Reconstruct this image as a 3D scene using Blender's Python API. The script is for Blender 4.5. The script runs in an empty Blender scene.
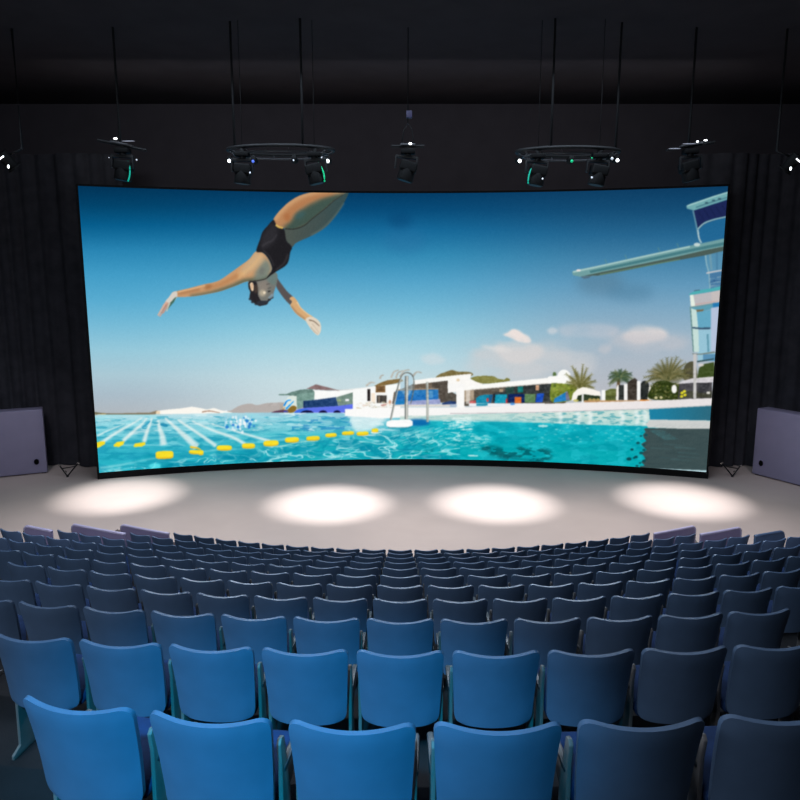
import bpy, bmesh, math, random
import numpy as np
from mathutils import Vector, Matrix

scene = bpy.context.scene
C = scene.collection
rng = np.random.default_rng(7)
random.seed(7)
PI = math.pi

# ------------------------------------------------------------------ settings
scene.view_settings.view_transform = 'Standard'
scene.view_settings.look = 'None'
scene.view_settings.gamma = 1.0
scene.view_settings.exposure = 0.0
scene.view_settings.use_curve_mapping = False

CAM_Z, FOC, PITCH = 6.2, 696.13, 0.168
CP, SP = math.cos(PITCH), math.sin(PITCH)

# ------------------------------------------------------------------ helpers
def lin(c):
    c = np.asarray(c, float) / 255.0
    return np.where(c <= 0.04045, c / 12.92, ((c + 0.055) / 1.055) ** 2.4)

def mat(name, rgb, rough=0.5, spec=0.5, metal=0.0, var=0.0, scale=8.0, bump=0.0, bscale=60.0, emit=None, estr=0.0, coat=0.0):
    m = bpy.data.materials.new(name)
    m.use_nodes = True
    nt = m.node_tree
    b = nt.nodes['Principled BSDF']
    col = list(lin(rgb)) + [1.0]
    b.inputs['Base Color'].default_value = col
    b.inputs['Roughness'].default_value = rough
    b.inputs['Specular IOR Level'].default_value = spec
    b.inputs['Metallic'].default_value = metal
    b.inputs['Coat Weight'].default_value = coat
    if emit is not None:
        b.inputs['Emission Color'].default_value = list(lin(emit)) + [1.0]
        b.inputs['Emission Strength'].default_value = estr
    tc = nt.nodes.new('ShaderNodeTexCoord')
    if var > 0:
        n = nt.nodes.new('ShaderNodeTexNoise')
        n.inputs['Scale'].default_value = scale
        n.inputs['Detail'].default_value = 5
        nt.links.new(tc.outputs['Object'], n.inputs['Vector'])
        r = nt.nodes.new('ShaderNodeMapRange')
        r.inputs['From Min'].default_value = 0.3
        r.inputs['From Max'].default_value = 0.7
        r.inputs['To Min'].default_value = 1 - var
        r.inputs['To Max'].default_value = 1 + var
        nt.links.new(n.outputs['Fac'], r.inputs['Value'])
        mx = nt.nodes.new('ShaderNodeVectorMath')
        mx.operation = 'SCALE'
        mx.inputs[0].default_value = col[:3]
        nt.links.new(r.outputs['Result'], mx.inputs['Scale'])
        nt.links.new(mx.outputs['Vector'], b.inputs['Base Color'])
    if bump > 0:
        n = nt.nodes.new('ShaderNodeTexNoise')
        n.inputs['Scale'].default_value = bscale
        n.inputs['Detail'].default_value = 4
        nt.links.new(tc.outputs['Object'], n.inputs['Vector'])
        bp = nt.nodes.new('ShaderNodeBump')
        bp.inputs['Strength'].default_value = bump
        bp.inputs['Distance'].default_value = 0.01
        nt.links.new(n.outputs['Fac'], bp.inputs['Height'])
        nt.links.new(bp.outputs['Normal'], b.inputs['Normal'])
    return m

def obj(name, bm, m, parent=None, smooth=True, angle=35):
    if smooth:
        for f in bm.faces:
            f.smooth = True
        for e in bm.edges:
            if len(e.link_faces) == 2 and e.calc_face_angle(0) > math.radians(angle):
                e.smooth = False
    me = bpy.data.meshes.new(name)
    bm.to_mesh(me)
    bm.free()
    me.materials.append(m)
    o = bpy.data.objects.new(name, me)
    C.objects.link(o)
    if parent:
        o.parent = parent
    return o

def thing(name, label, cat, loc=(0, 0, 0), rotz=0.0, group=None):
    o = bpy.data.objects.new(name, None)
    C.objects.link(o)
    o.location = loc
    o.rotation_euler = (0, 0, rotz)
    o.empty_display_size = 0.1
    o['label'] = label
    o['category'] = cat
    if group:
        o['group'] = group
    return o

def tag(o, label, cat, group=None):
    o['label'] = label
    o['category'] = cat
    if group:
        o['group'] = group
    return o

def struct(name, bm, m, parent=None, **k):
    o = obj(name, bm, m, parent, **k)
    o['kind'] = 'structure'
    return o

def add_box(bm, size, loc=(0, 0, 0), rot=None, bevel=0.0, seg=2):
    t = bmesh.new()
    bmesh.ops.create_cube(t, size=1.0)
    bmesh.ops.scale(t, vec=size, verts=t.verts)
    if bevel > 0:
        bmesh.ops.bevel(t, geom=list(t.edges), offset=bevel, segments=seg, profile=0.5, affect='EDGES')
    M = Matrix.Translation(loc)
    if rot is not None:
        M = M @ rot
    bmesh.ops.transform(t, matrix=M, verts=t.verts)
    merge(bm, t)

def merge(bm, t):
    me = bpy.data.meshes.new('tmp')
    t.to_mesh(me)
    t.free()
    bm.from_mesh(me)
    bpy.data.meshes.remove(me)

def add_cyl(bm, r1, r2, h, M, seg=24, bevel=0.0):
    t = bmesh.new()
    bmesh.ops.create_cone(t, cap_ends=True, segments=seg, radius1=r1, radius2=r2, depth=h)
    if bevel > 0:
        es = [e for e in t.edges if e.calc_face_angle(0) > 0.7]
        bmesh.ops.bevel(t, geom=es, offset=bevel, segments=2, profile=0.5, affect='EDGES')
    bmesh.ops.transform(t, matrix=M, verts=t.verts)
    merge(bm, t)

def add_tube(bm, pts, r, seg=10, cap=True):
    pts = [Vector(p) for p in pts]
    rings = []
    up = Vector((0, 0, 1))
    for i, p in enumerate(pts):
        d = (pts[min(i + 1, len(pts) - 1)] - pts[max(i - 1, 0)]).normalized()
        a = d.cross(up)
        if a.length < 1e-3:
            a = d.cross(Vector((1, 0, 0)))
        a.normalize()
        b = d.cross(a).normalized()
        rings.append([bm.verts.new(p + a * r * math.cos(t) + b * r * math.sin(t)) for t in [2 * PI * k / seg for k in range(seg)]])
    for r0, r1 in zip(rings, rings[1:]):
        for k in range(seg):
            bm.faces.new((r0[k], r0[(k + 1) % seg], r1[(k + 1) % seg], r1[k]))
    if cap:
        bm.faces.new(rings[0][::-1])
        bm.faces.new(rings[-1])

def add_prism(bm, outline, y0, y1, M=None, bevel=0.0):
    """outline in x,z extruded from y0 to y1"""
    t = bmesh.new()
    a = [t.verts.new((x, y0, z)) for x, z in outline]
    b = [t.verts.new((x, y1, z)) for x, z in outline]
    t.faces.new(a)
    t.faces.new(b[::-1])
    n = len(a)
    for i in range(n):
        t.faces.new((a[i], b[i], b[(i + 1) % n], a[(i + 1) % n]))
    bmesh.ops.recalc_face_normals(t, faces=t.faces)
    if bevel > 0:
        es = [e for e in t.edges if e.calc_face_angle(0) > 0.9]
        bmesh.ops.bevel(t, geom=es, offset=bevel, segments=2, profile=0.5, affect='EDGES')
    if M is not None:
        bmesh.ops.transform(t, matrix=M, verts=t.verts)
    merge(bm, t)

# ------------------------------------------------------------------ materials
M_floor = mat('stage_floor_vinyl', (180, 165, 158), rough=0.85, spec=0.08, var=0.04, scale=0.7, bump=0.05, bscale=25)
M_tier = mat('tier_carpet', (26, 26, 30), rough=0.9, spec=0.2, var=0.15, scale=6, bump=0.3, bscale=120)
M_wall = mat('black_wall', (66, 62, 68), rough=0.9, spec=0.2, var=0.08, scale=1.5)
M_ceil = mat('black_ceiling', (56, 53, 58), rough=0.9, spec=0.2, var=0.1, scale=1.2)
M_drape = mat('black_velvet', (52, 52, 58), rough=0.95, spec=0.1, var=0.2, scale=3)
M_frame = mat('screen_frame_black', (7, 7, 8), rough=0.7, spec=0.2, var=0.1, scale=5)
M_seat = mat('blue_seat_plastic', (76, 95, 122), rough=0.36, spec=0.5, var=0.08, scale=5, bump=0.04, bscale=160)
M_cush = mat('navy_seat_fabric', (24, 46, 84), rough=0.9, spec=0.2, var=0.15, scale=20, bump=0.2, bscale=220)
M_bracket = mat('grey_seat_metal', (96, 92, 92), rough=0.6, spec=0.3, metal=0.0, var=0.1, scale=8)
M_arm = mat('charcoal_armrest', (40, 46, 52), rough=0.4, spec=0.5, var=0.1, scale=12)
M_panel = mat('lavender_panel', (128, 120, 150), rough=0.45, spec=0.4, var=0.05, scale=3)
M_trim = mat('pale_lavender_trim', (176, 170, 196), rough=0.45, spec=0.4, var=0.05, scale=3)
M_cab = mat('lavender_grey_cabinet', (132, 127, 152), rough=0.5, spec=0.4, var=0.04, scale=2)
M_hole = mat('port_black', (6, 6, 6), rough=0.9, spec=0.1, var=0.1)
M_rig = mat('rig_black_metal', (26, 26, 28), rough=0.6, spec=0.3, metal=0.0, var=0.15, scale=10)
M_riggrey = mat('rig_grey_metal', (70, 70, 74), rough=0.5, spec=0.4, metal=0.0, var=0.1, scale=10)
M_head = mat('lamp_head_black', (13, 13, 14), rough=0.7, spec=0.15, var=0.15, scale=14)
M_lensoff = mat('lamp_lens_glass', (10, 11, 12), rough=0.5, spec=0.2, var=0.05)
M_white = mat('lamp_white_glow', (255, 255, 255), emit=(245, 250, 255), estr=3.0, var=0.02)
M_dim = mat('lamp_dim_glow', (220, 220, 225), emit=(190, 200, 215), estr=0.7, var=0.02)
M_teal = mat('led_teal_glow', (0, 140, 120), emit=(0, 150, 125), estr=0.9, var=0.02)
M_green = mat('led_green_glow', (0, 160, 110), emit=(10, 170, 110), estr=0.9, var=0.02)
M_blueled = mat('led_blue_glow', (60, 90, 200), emit=(80, 110, 220), estr=0.9, var=0.02)
M_chrome = mat('clip_chrome', (200, 195, 190), rough=0.25, spec=0.5, metal=0.9, var=0.05)

# ------------------------------------------------------------------ the picture shown on the screen
PX0, PX1, PY0, PY1, S = 72, 740, 178, 482, 3
W, H = int((PX1 - PX0) * S), int((PY1 - PY0) * S)
gx = PX0 + (np.arange(W) + 0.5) / S
gy = PY0 + (np.arange(H) + 0.5) / S
GX, GY = np.meshgrid(gx, gy)
IMG = np.zeros((H, W, 3))

def box_blur(a, r):
    r = int(round(r))
    if r < 1:
        return a
    for ax in (0, 1):
        p = np.pad(a, [(r + 1, r) if k == ax else (0, 0) for k in range(a.ndim)], mode='edge')
        c = np.cumsum(p, axis=ax)
        n = 2 * r + 1
        if ax == 0:
            a = (c[n:] - c[:-n]) / n
        else:
            a = (c[:, n:] - c[:, :-n]) / n
    return a

def noise(sx, sy, octs=4, seed=0, gain=0.5):
    """smooth value noise 0..1 over the picture; sx, sy = feature size in picture units"""
    r = np.random.default_rng(seed)
    out = np.zeros((H, W))
    amp, tot = 1.0, 0.0
    for o in range(octs):
        nx = max(2, int((PX1 - PX0) / sx) + 3)
        ny = max(2, int((PY1 - PY0) / sy) + 3)
        g = r.random((ny, nx))
        u = (gx - PX0) / sx
        v = (gy - PY0) / sy
        iu = np.clip(u.astype(int), 0, nx - 2)
        iv = np.clip(v.astype(int), 0, ny - 2)
        fu = np.clip(u - iu, 0, 1)
        fv = np.clip(v - iv, 0, 1)
        fu = fu * fu * (3 - 2 * fu)
        fv = (fv * fv * (3 - 2 * fv))[:, None]
        a = g[iv][:, iu] * (1 - fu) + g[iv][:, iu + 1] * fu
        b = g[iv + 1][:, iu] * (1 - fu) + g[iv + 1][:, iu + 1] * fu
        out += amp * (a * (1 - fv) + b * fv)
        tot += amp
        amp *= gain
        sx /= 2
        sy /= 2
    return out / tot

def ramp(v, stops):
    xs = [s[0] for s in stops]
    return np.stack([np.interp(v, xs, [s[1][k] for s in stops]) for k in range(3)], -1)

def spl(pts, n=6, closed=True):
    P = [np.array(p, float) for p in pts]
    out = []
    N = len(P)
    rngi = range(N) if closed else range(N - 1)
    for i in rngi:
        if closed:
            p0, p1, p2, p3 = P[(i - 1) % N], P[i], P[(i + 1) % N], P[(i + 2) % N]
        else:
            p0, p1, p2, p3 = P[max(i - 1, 0)], P[i], P[i + 1], P[min(i + 2, N - 1)]
        for k in range(n):
            t = k / n
            out.append(0.5 * ((2 * p1) + (-p0 + p2) * t + (2 * p0 - 5 * p1 + 4 * p2 - p3) * t * t + (-p0 + 3 * p1 - 3 * p2 + p3) * t ** 3))
    if not closed:
        out.append(P[-1])
    return out

def mask(pts, soft=0.0):
    pts = np.array(pts, float)
    pad = 3 * soft + 1
    x0 = int(max(0, (pts[:, 0].min() - pad - PX0) * S))
    x1 = int(min(W, (pts[:, 0].max() + pad - PX0) * S + 2))
    y0 = int(max(0, (pts[:, 1].min() - pad - PY0) * S))
    y1 = int(min(H, (pts[:, 1].max() + pad - PY0) * S + 2))
    if x1 <= x0 or y1 <= y0:
        return None
    X, Y = gx[x0:x1][None, :], gy[y0:y1][:, None]
    m = np.zeros((y1 - y0, x1 - x0), bool)
    for (ax, ay), (bx, by) in zip(pts, np.roll(pts, -1, 0)):
        if ay == by:
            continue
        cond = (ay > Y) != (by > Y)
        xi = (bx - ax) * (Y - ay) / (by - ay) + ax
        m ^= cond & (X < xi)
    m = m.astype(float)
    if soft > 0:
        for _ in range(2):
            m = box_blur(m, max(1, soft * S * 0.7))
    return m, (y0, y1, x0, x1)

CLIP = None
def poly(pts, col, a=1.0, soft=0.0, smooth=False, n=6):
    if smooth:
        pts = spl(pts, n)
    r = mask(pts, soft)
    if r is None:
        return
    m, (y0, y1, x0, x1) = r
    m = m * a
    if CLIP is not None:
        m = m * CLIP[y0:y1, x0:x1]
    c = col(GX[y0:y1, x0:x1], GY[y0:y1, x0:x1]) if callable(col) else np.array(col, float)
    IMG[y0:y1, x0:x1] = IMG[y0:y1, x0:x1] * (1 - m[..., None]) + c * m[..., None]

def full_mask(pts, soft=0.0, smooth=False):
    if smooth:
        pts = spl(pts)
    out = np.zeros((H, W))
    m, (y0, y1, x0, x1) = mask(pts, soft)
    out[y0:y1, x0:x1] = m
    return out

def rect(x0, y0, x1, y1, col, a=1.0, soft=0.0):
    poly([(x0, y0), (x1, y0), (x1, y1), (x0, y1)], col, a, soft)

def ell(cx, cy, rx, ry, col, a=1.0, soft=0.0, rot=0.0, p=2.0):
    t = np.linspace(0, 2 * PI, 28, endpoint=False)
    ex = np.sign(np.cos(t)) * np.abs(np.cos(t)) ** (2 / p) * rx
    ey = np.sign(np.sin(t)) * np.abs(np.sin(t)) ** (2 / p) * ry
    c, s = math.cos(rot), math.sin(rot)
    poly(np.stack([cx + ex * c - ey * s, cy + ex * s + ey * c], 1), col, a, soft)

def stroke(pts, w0, w1, col, a=1.0, soft=0.0, smooth=True, n=6):
    if smooth and len(pts) > 2:
        pts = spl(pts, n, False)
    P = np.array(pts, float)
    d = np.gradient(P, axis=0)
    nrm = np.stack([-d[:, 1], d[:, 0]], 1)
    nrm /= np.linalg.norm(nrm, axis=1)[:, None] + 1e-9
    w = np.linspace(w0, w1, len(P))[:, None] / 2
    poly(np.concatenate([P + nrm * w, (P - nrm * w)[::-1]]), col, a, soft)

def mixc(f, a, b):
    return np.array(a, float) * (1 - f[..., None]) + np.array(b, float) * f[..., None]

def paint():
    global CLIP, SKY
    # --- sky
    L = ramp(GY, [(180, (0, 48, 82)), (190, (0, 54, 90)), (205, (1, 67, 106)), (225, (6, 93, 140)), (250, (40, 132, 178)), (275, (66, 156, 198)),
                  (300, (88, 171, 208)), (325, (118, 186, 214)), (350, (150, 200, 218)), (375, (170, 200, 212)), (395, (170, 188, 200)), (412, (176, 184, 191))])
    Mi = ramp(GY, [(180, (1, 50, 88)), (192, (2, 58, 98)), (210, (6, 75, 120)), (230, (20, 104, 152)), (255, (50, 138, 180)), (280, (82, 162, 200)),
                   (305, (112, 182, 212)), (330, (145, 202, 222)), (355, (176, 214, 226)), (380, (198, 220, 226)), (410, (204, 218, 222))])
    R = ramp(GY, [(180, (8, 55, 90)), (190, (12, 62, 100)), (210, (20, 76, 116)), (235, (38, 102, 144)), (260, (68, 130, 168)), (285, (98, 152, 186)),
                  (310, (128, 168, 194)), (335, (155, 180, 198)), (360, (172, 184, 196)), (385, (182, 186, 194)), (410, (186, 188, 194))])
    f1 = np.clip((GX - 110) / 200, 0, 1)[..., None]
    f2 = np.clip((GX - 400) / 230, 0, 1)[..., None]
    f1 = f1 * f1 * (3 - 2 * f1)
    f2 = f2 * f2 * (3 - 2 * f2)
    IMG[:] = (L * (1 - f1) + Mi * f1) * (1 - f2) + R * f2
    # clouds
    nc = noise(30, 16, 5, 3)
    def cloud(pts, col, a, soft):
        m, (y0, y1, x0, x1) = mask(spl(pts), soft)
        mm = np.clip(m * 1.15 + (nc[y0:y1, x0:x1] - 0.62) * 1.5 * np.clip(m * 3, 0, 1), 0, 1)[..., None] * a
        IMG[y0:y1, x0:x1] = IMG[y0:y1, x0:x1] * (1 - mm) + np.array(col, float) * mm
    cloud([(470, 352), (500, 344), (540, 346), (590, 352), (600, 366), (540, 378), (480, 374)], (206, 206, 208), 0.7, 9)
    cloud([(495, 345), (520, 341), (545, 350), (530, 362), (505, 360)], (226, 216, 212), 0.5, 4)
    cloud([(503, 335), (508, 332), (513, 329.5), (519, 331), (524, 334), (530, 337), (531, 342), (522, 343), (510, 338)], (240, 226, 220), 0.95, 1.6)
    cloud([(547, 331), (552, 327), (558, 331), (552, 334)], (214, 214, 218), 0.6, 2)
    cloud([(480, 346), (500, 346), (512, 350), (500, 352)], (226, 222, 220), 0.6, 2)
    cloud([(560, 326), (600, 323), (620, 330), (600, 338), (565, 336)], (200, 200, 208), 0.45, 4)
    cloud([(622, 336), (634, 328), (648, 327), (664, 329), (666, 338), (650, 343), (636, 344)], (226, 216, 213), 0.85, 3.5)
    cloud([(610, 334), (650, 334), (690, 340), (680, 350), (620, 348)], (194, 194, 200), 0.6, 7)
    cloud([(420, 358), (432, 353), (441, 356), (446, 362), (430, 366)], (214, 220, 224), 0.6, 3)
    cloud([(600, 345), (612, 346), (608, 354), (598, 352)], (196, 196, 202), 0.6, 2.5)
    ell(405, 240, 22, 14, (40, 110, 158), 0.35, 8)
    ell(400, 220, 12, 8, (4, 62, 108), 0.4, 6)
    ell(600, 283, 24, 12, (86, 120, 142), 0.45, 8)
    ell(630, 292, 24, 9, (80, 128, 158), 0.5, 7)
    SKY = IMG.copy()
    # --- far shore on the left
    poly([(228, 413), (232, 410), (240, 405.5), (250, 403.5), (257, 405), (268, 403), (285, 402.5), (300, 404), (300, 413)], (180, 172, 168), 0.95, 0.6, True)
    poly([(280, 413), (280, 404), (286, 403), (290, 413)], (176, 164, 152), 0.8, 0.4)
    poly([(90, 414), (92, 411.5), (100, 413), (112, 413.5), (130, 413), (150, 412.5), (157, 410.5), (162, 415), (90, 417)], (138, 124, 100), 0.95, 0.5)
    stroke([(93, 412.5), (112, 414.5), (150, 414.5)], 1.2, 1, (90, 92, 66), 0.8, 0.3)
    poly([(156, 414.5), (157, 411), (168, 409.5), (180, 408.5), (192, 406.7), (200, 408), (207, 409.5), (214, 408), (220, 410), (232, 412.5), (232, 414.5)], (252, 248, 240), 1, 0.4)
    stroke([(202, 412), (210, 411), (220, 413)], 1.4, 0.8, (165, 128, 105), 0.9, 0.3)
    rect(156, 411, 160, 414.5, (232, 206, 170), 0.8, 0.4)
    stroke([(98, 414.6), (106, 414.2)], 1.2, 1.2, (225, 190, 120), 0.8, 0.3)
    # --- pool water base
    wl = [(60, 415), (150, 414.6), (232, 413), (285, 412.3), (353, 412.6), (353, 411), (480, 411), (560, 409), (650, 407), (745, 403), (745, 500), (60, 500)]
    wm = full_mask(wl, 0.4)
    CLIP = wm
    base_l = ramp(GY, [(412, (196, 226, 234)), (418, (172, 219, 229)), (426, (134, 208, 221)), (436, (92, 194, 210)), (446, (56, 180, 200)), (458, (40, 176, 196)), (470, (52, 190, 206))])
    base_m = ramp(GY, [(412, (140, 195, 215)), (420, (140, 204, 220)), (430, (110, 200, 214)), (436, (60, 188, 202)), (444, (28, 174, 188)), (470, (20, 174, 186))])
    base_r = ramp(GY, [(412, (190, 215, 210)), (418, (120, 205, 212)), (423, (20, 175, 192)), (432, (8, 172, 188)), (450, (6, 168, 178)), (470, (8, 172, 182))])
    g1 = np.clip((GX - 200) / 100, 0, 1)[..., None]
    g2 = np.clip((GX - 375) / 60, 0, 1)[..., None]
    wat = (base_l * (1 - g1) + base_m * g1) * (1 - g2) + base_r * g2
    IMG[:] = IMG * (1 - wm[..., None]) + wat * wm[..., None]
    # ripples
    n1 = noise(14, 3.0, 4, 11)
    n2 = noise(9, 5, 4, 12)
    n3 = noise(26, 11, 4, 13)
    def blend(col, m):
        m = (np.clip(m, 0, 1) * wm)[..., None]
        IMG[:] = IMG * (1 - m) + np.array(col, float) * m
    blend((20, 150, 175), np.clip((n1 - 0.56) * 6, 0, 0.55) * (GX < 420) * (GY > 418))
    blend((214, 240, 244), np.clip((n1 - 0.6) * 7, 0, 0.7) * (GX < 400) * (GY < 436))
    blend((30, 130, 190), np.clip((noise(9, 2.2, 3, 15) - 0.58) * 8, 0, 0.65) * (GX > 292) * (GX < 352) * (GY < 431) * (GY > 414))
    # white sun column below the white house
    poly([(350, 411), (386, 411), (386, 420), (372, 430), (356, 432), (350, 424)], (236, 248, 248), 0.75, 2.5)
    # deeper streaks in the near water
    rid = 1 - np.abs(2 * noise(34, 13, 3, 21) - 1)
    front = np.clip((GY - (470 - (GX - 97) * 0.13)) / 6 + 0.4, 0, 1) * (GX < 460)
    blend((4, 140, 165), np.clip((n3 - 0.5) * 4, 0, 0.6) * front)
    blend((180, 236, 240), np.clip((rid - 0.93) * 14, 0, 0.75) * front * (GY > 436))
    wx, wy = (noise(22, 9, 2, 61) - 0.5) * 16, (noise(22, 9, 2, 62) - 0.5) * 7
    jx = np.clip(((GX + wx * 2 - PX0) * S).astype(int), 0, W - 1)
    jy = np.clip(((GY + wy * 2 - PY0) * S).astype(int), 0, H - 1)
    ca1 = (1 - np.abs(2 * noise(15, 6.5, 3, 63) - 1))[jy, jx]
    blend((196, 238, 240), np.clip((ca1 - 0.9) * 9, 0, 0.6) * front * (GY > 432))
    blend((0, 132, 160), np.clip((noise(18, 6, 4, 64)[jy, jx] - 0.54) * 5, 0, 0.6) * front)
    blend((150, 222, 232), np.clip((noise(20, 3, 4, 65) - 0.52) * 4, 0, 0.5) * (GX < 350) * (GY < 446))
    blend((24, 150, 182), np.clip((noise(15, 2.6, 4, 66) - 0.55) * 5, 0, 0.5) * (GX < 350) * (GY > 416))
    # right pool gentle ripples
    rr = (GX > 400) * (GY > 420)
    blend((40, 195, 208), np.clip((n2 - 0.55) * 5, 0, 0.5) * rr)
    blend((0, 140, 158), np.clip((noise(16, 5, 4, 31) - 0.55) * 4, 0, 0.35) * rr)
    CLIP = None
    # lanes receding to the horizon
    wc = (236, 244, 240)
    lanes = [([(101, 443), (116, 433), (130, 425), (142, 418)], 3.4, 1.0), ([(123, 441), (134, 431), (142, 424), (147, 418)], 3.8, 1.0),
             ([(144, 442), (147, 432), (150, 424), (152, 418)], 4.5, 1.2), ([(163.5, 445), (162, 435), (159.5, 428), (158, 420)], 7.0, 1.8),
             ([(197, 447), (186, 437), (176, 428), (165, 418)], 7.5, 1.6), ([(216, 446), (205, 438), (190, 428), (178, 420)], 4.0, 1.6),
             ([(245, 444), (232, 437), (212, 430), (192, 421)], 3.5, 1.4), ([(270, 441), (252, 436), (232, 430), (212, 424)], 2.8, 1.0),
             ([(97, 436), (110, 430), (126, 424)], 1.6, 0.8)]
    for p, a, b in lanes:
        stroke(p, a * 1.1, b * 1.2, wc, 0.62, 0.9)
        stroke(p, a * 0.6, b * 0.7, wc, 0.5, 0.6)
    stroke([(142, 428), (147, 424), (150, 421)], 2.6, 1.0, (30, 150, 190), 0.7, 0.5)
    stroke([(104, 434), (118, 428), (126, 424)], 1.8, 0.8, (40, 165, 195), 0.6, 0.5)
    ell(164, 425, 4, 1.8, (20, 130, 170), 0.85, 0.6, 0.3)
    ell(156, 423, 2.6, 0.8, (30, 150, 180), 0.8, 0.4)
    # swimmer's splash
    for _ in range(70):
        x, y = rng.normal(240, 7), rng.normal(424, 4)
        ell(x, y, rng.uniform(0.6, 1.8), rng.uniform(0.5, 1.8), (248, 252, 253), 0.75, 0.3)
    for k in range(7):
        x = 226 + k * 4.2
        stroke([(x, 430 - 0.4 * k), (x - 0.5, 422), (x + 0.5, 415)], 1.8, 0.6, (130, 205, 235), 0.6, 0.5)
    for x, y, r in [(247, 421, 1.6), (250, 424, 1.8), (249, 427, 1.5), (238, 427, 1.4), (233, 425, 1.3), (252, 420, 0.9), (227, 427, 1.6), (254, 426, 1.0), (244, 418, .9)]:
        ell(x, y, r, r * 1.1, (30, 118, 205), 0.85, 0.3)
    # curling water lines in the foreground
    CLIP = np.clip(0.15 + 1.5 * noise(12, 8, 3, 91), 0, 1)
    for p, w in [([(100, 468), (120, 465), (140, 461), (156, 458)], 1.6), ([(200, 452), (216, 450), (240, 449), (268, 446)], 1.2), ([(204, 462), (214, 454), (218, 459), (236, 463)], 1.0),
                 ([(275, 449), (280, 455), (290, 457), (305, 452), (320, 446)], 1.0), ([(322, 462), (338, 455), (352, 449), (366, 444), (378, 441)], 1.0),
                 ([(300, 452), (318, 457), (338, 459), (352, 457)], 1.0), ([(352, 446), (366, 441), (384, 444), (398, 446)], .9), ([(205, 440), (216, 444), (226, 438)], 1.0)]:
        stroke(p, w * 1.3, w * 0.7, (190, 236, 238), 0.5, 0.9)
    for p, w in [([(258, 463), (276, 455), (300, 447), (322, 441)], 5.0), ([(132, 461), (150, 456), (170, 460)], 4.5), ([(160, 466), (180, 464), (196, 462)], 3.0),
                 ([(286, 457), (302, 454), (322, 456)], 4), ([(353, 449), (362, 446), (372, 444)], 5), ([(216, 452), (228, 456), (240, 462)], 4)]:
        stroke(p, w * 0.4, w, (0, 140, 165), 0.5, 1.4)
    CLIP = None
    ell(155, 466, 6, 2.6, (90, 226, 236), 0.8, 0.8)
    stroke([(268, 447), (282, 446), (300, 442), (318, 441)], .8, .8, (230, 236, 220), .7, .3)
    # yellow floats
    Y1, Y2 = (248, 224, 44), (236, 192, 30)
    def fl(cx, cy, rx, ry, rot=0.0, p=3.0):
        ell(cx, cy + 0.8, rx, ry, Y2, 1, 0.35, rot, p)
        ell(cx, cy - 0.2, rx * 0.96, ry * 0.8, Y1, 1, 0.35, rot, p)
    poly([(94, 448), (95, 443), (100, 441.5), (105, 441.5), (105, 444), (100, 447), (96, 448.5)], Y1, 1, 0.3)
    poly([(113.5, 445), (117, 442), (124.5, 441), (123.5, 444.5), (119, 447), (114, 446.5)], Y1, 1, 0.3)
    poly([(133.5, 446.5), (135, 443.5), (145, 442), (145.5, 444.5), (142, 446.5), (135, 447)], Y1, 1, 0.3)
    ell(164.5, 458, 7.5, 1.0, (60, 90, 80), 0.6, 0.4)
    fl(164.5, 454.3, 9, 3.8, -0.04, 4)
    stroke([(190, 447), (197, 448), (201, 450)], 2.2, 1.0, (244, 196, 40), 1, 0.3)
    fl(196, 451.7, 7, 1.9, 0.05)
    for a in [(201, 452.2, 2.5, 2.2), (224.3, 447.4, 7.6, 2.4), (248.5, 445.4, 6.6, 2.4), (271, 442.8, 7.6, 2.7), (292, 439.4, 7, 2.5), (313, 437.9, 6.8, 2.0),
              (331, 434.7, 5.6, 1.7), (348, 432.7, 6.1, 1.6), (362.6, 433.1, 6, 1.7), (375, 430.2, 3.3, 1.9)]:
        fl(*a, 0.0 if a[0] < 260 else -0.05)
    stroke([(371, 432.5), (376, 433), (382, 432)], 1.4, .6, (240, 246, 244), .9, .3)
    # --- long white house, left pavilion
    WH = (250, 251, 249)
    poly([(313, 390), (330, 391), (345, 389.6), (372, 386.6), (400, 384), (400, 412.6), (313, 412.6)], WH, 1, 0.35)
    poly([(306, 389), (311, 386.5), (316, 384.3), (324, 386.3), (334, 389), (340, 390.6), (325, 390.2), (313, 389.4)], (138, 112, 112), 1, 0.35)
    stroke([(326, 390), (352, 389.6), (372, 386.9)], 0.8, 0.5, (176, 180, 178), 0.7, 0.3)
    poly([(283, 411), (284, 403), (288, 397), (292, 395), (298, 394), (298, 411)], (222, 232, 224), 1, 0.5)
    poly([(278.3, 394.2), (287, 393.9), (292, 391.8), (301, 389.6), (312, 389), (314.5, 391.5), (314.5, 395), (296, 396), (288, 395.4), (279, 395.3)], (104, 134, 126), 1, 0.35)
    poly([(296.5, 394), (314.5, 392), (314.5, 403), (304, 407), (297, 409.5)], (122, 156, 146), 1, 0.35)
    stroke([(284, 406), (287, 401), (291, 400)], 1.8, 1.0, (20, 140, 232), 0.95, 0.3)
    stroke([(286, 409), (290, 405), (294, 401)], 2.2, 0.8, (40, 160, 240), 0.95, 0.3)
    stroke([(283, 410), (285, 407)], 2, 1, (190, 150, 90), .8, .4)
    poly([(303.5, 401), (318, 399.5), (336, 397), (339, 406.5), (304, 409)], (34, 66, 112), 1, 0.4)
    rect(303.3, 401, 305, 408, (24, 48, 92), 1, 0.3)
    poly([(336, 397.3), (353, 392.3), (353, 405.5), (338.5, 407)], (118, 142, 130), 1, 0.35)
    rect(345.3, 399, 349, 400.9, (248, 248, 252), 1, 0.25)
    ell(339, 400.5, 2, 1, (160, 180, 110), .7, .5)
    poly([(296, 410), (304, 408), (338, 406), (353, 404), (353.4, 412.6), (294, 412.6)], (96, 114, 232), 1, 0.5)
    poly([(294, 412.6), (300, 409), (308, 409), (308, 412.6)], (52, 110, 226), 0.8, 0.6)
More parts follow.
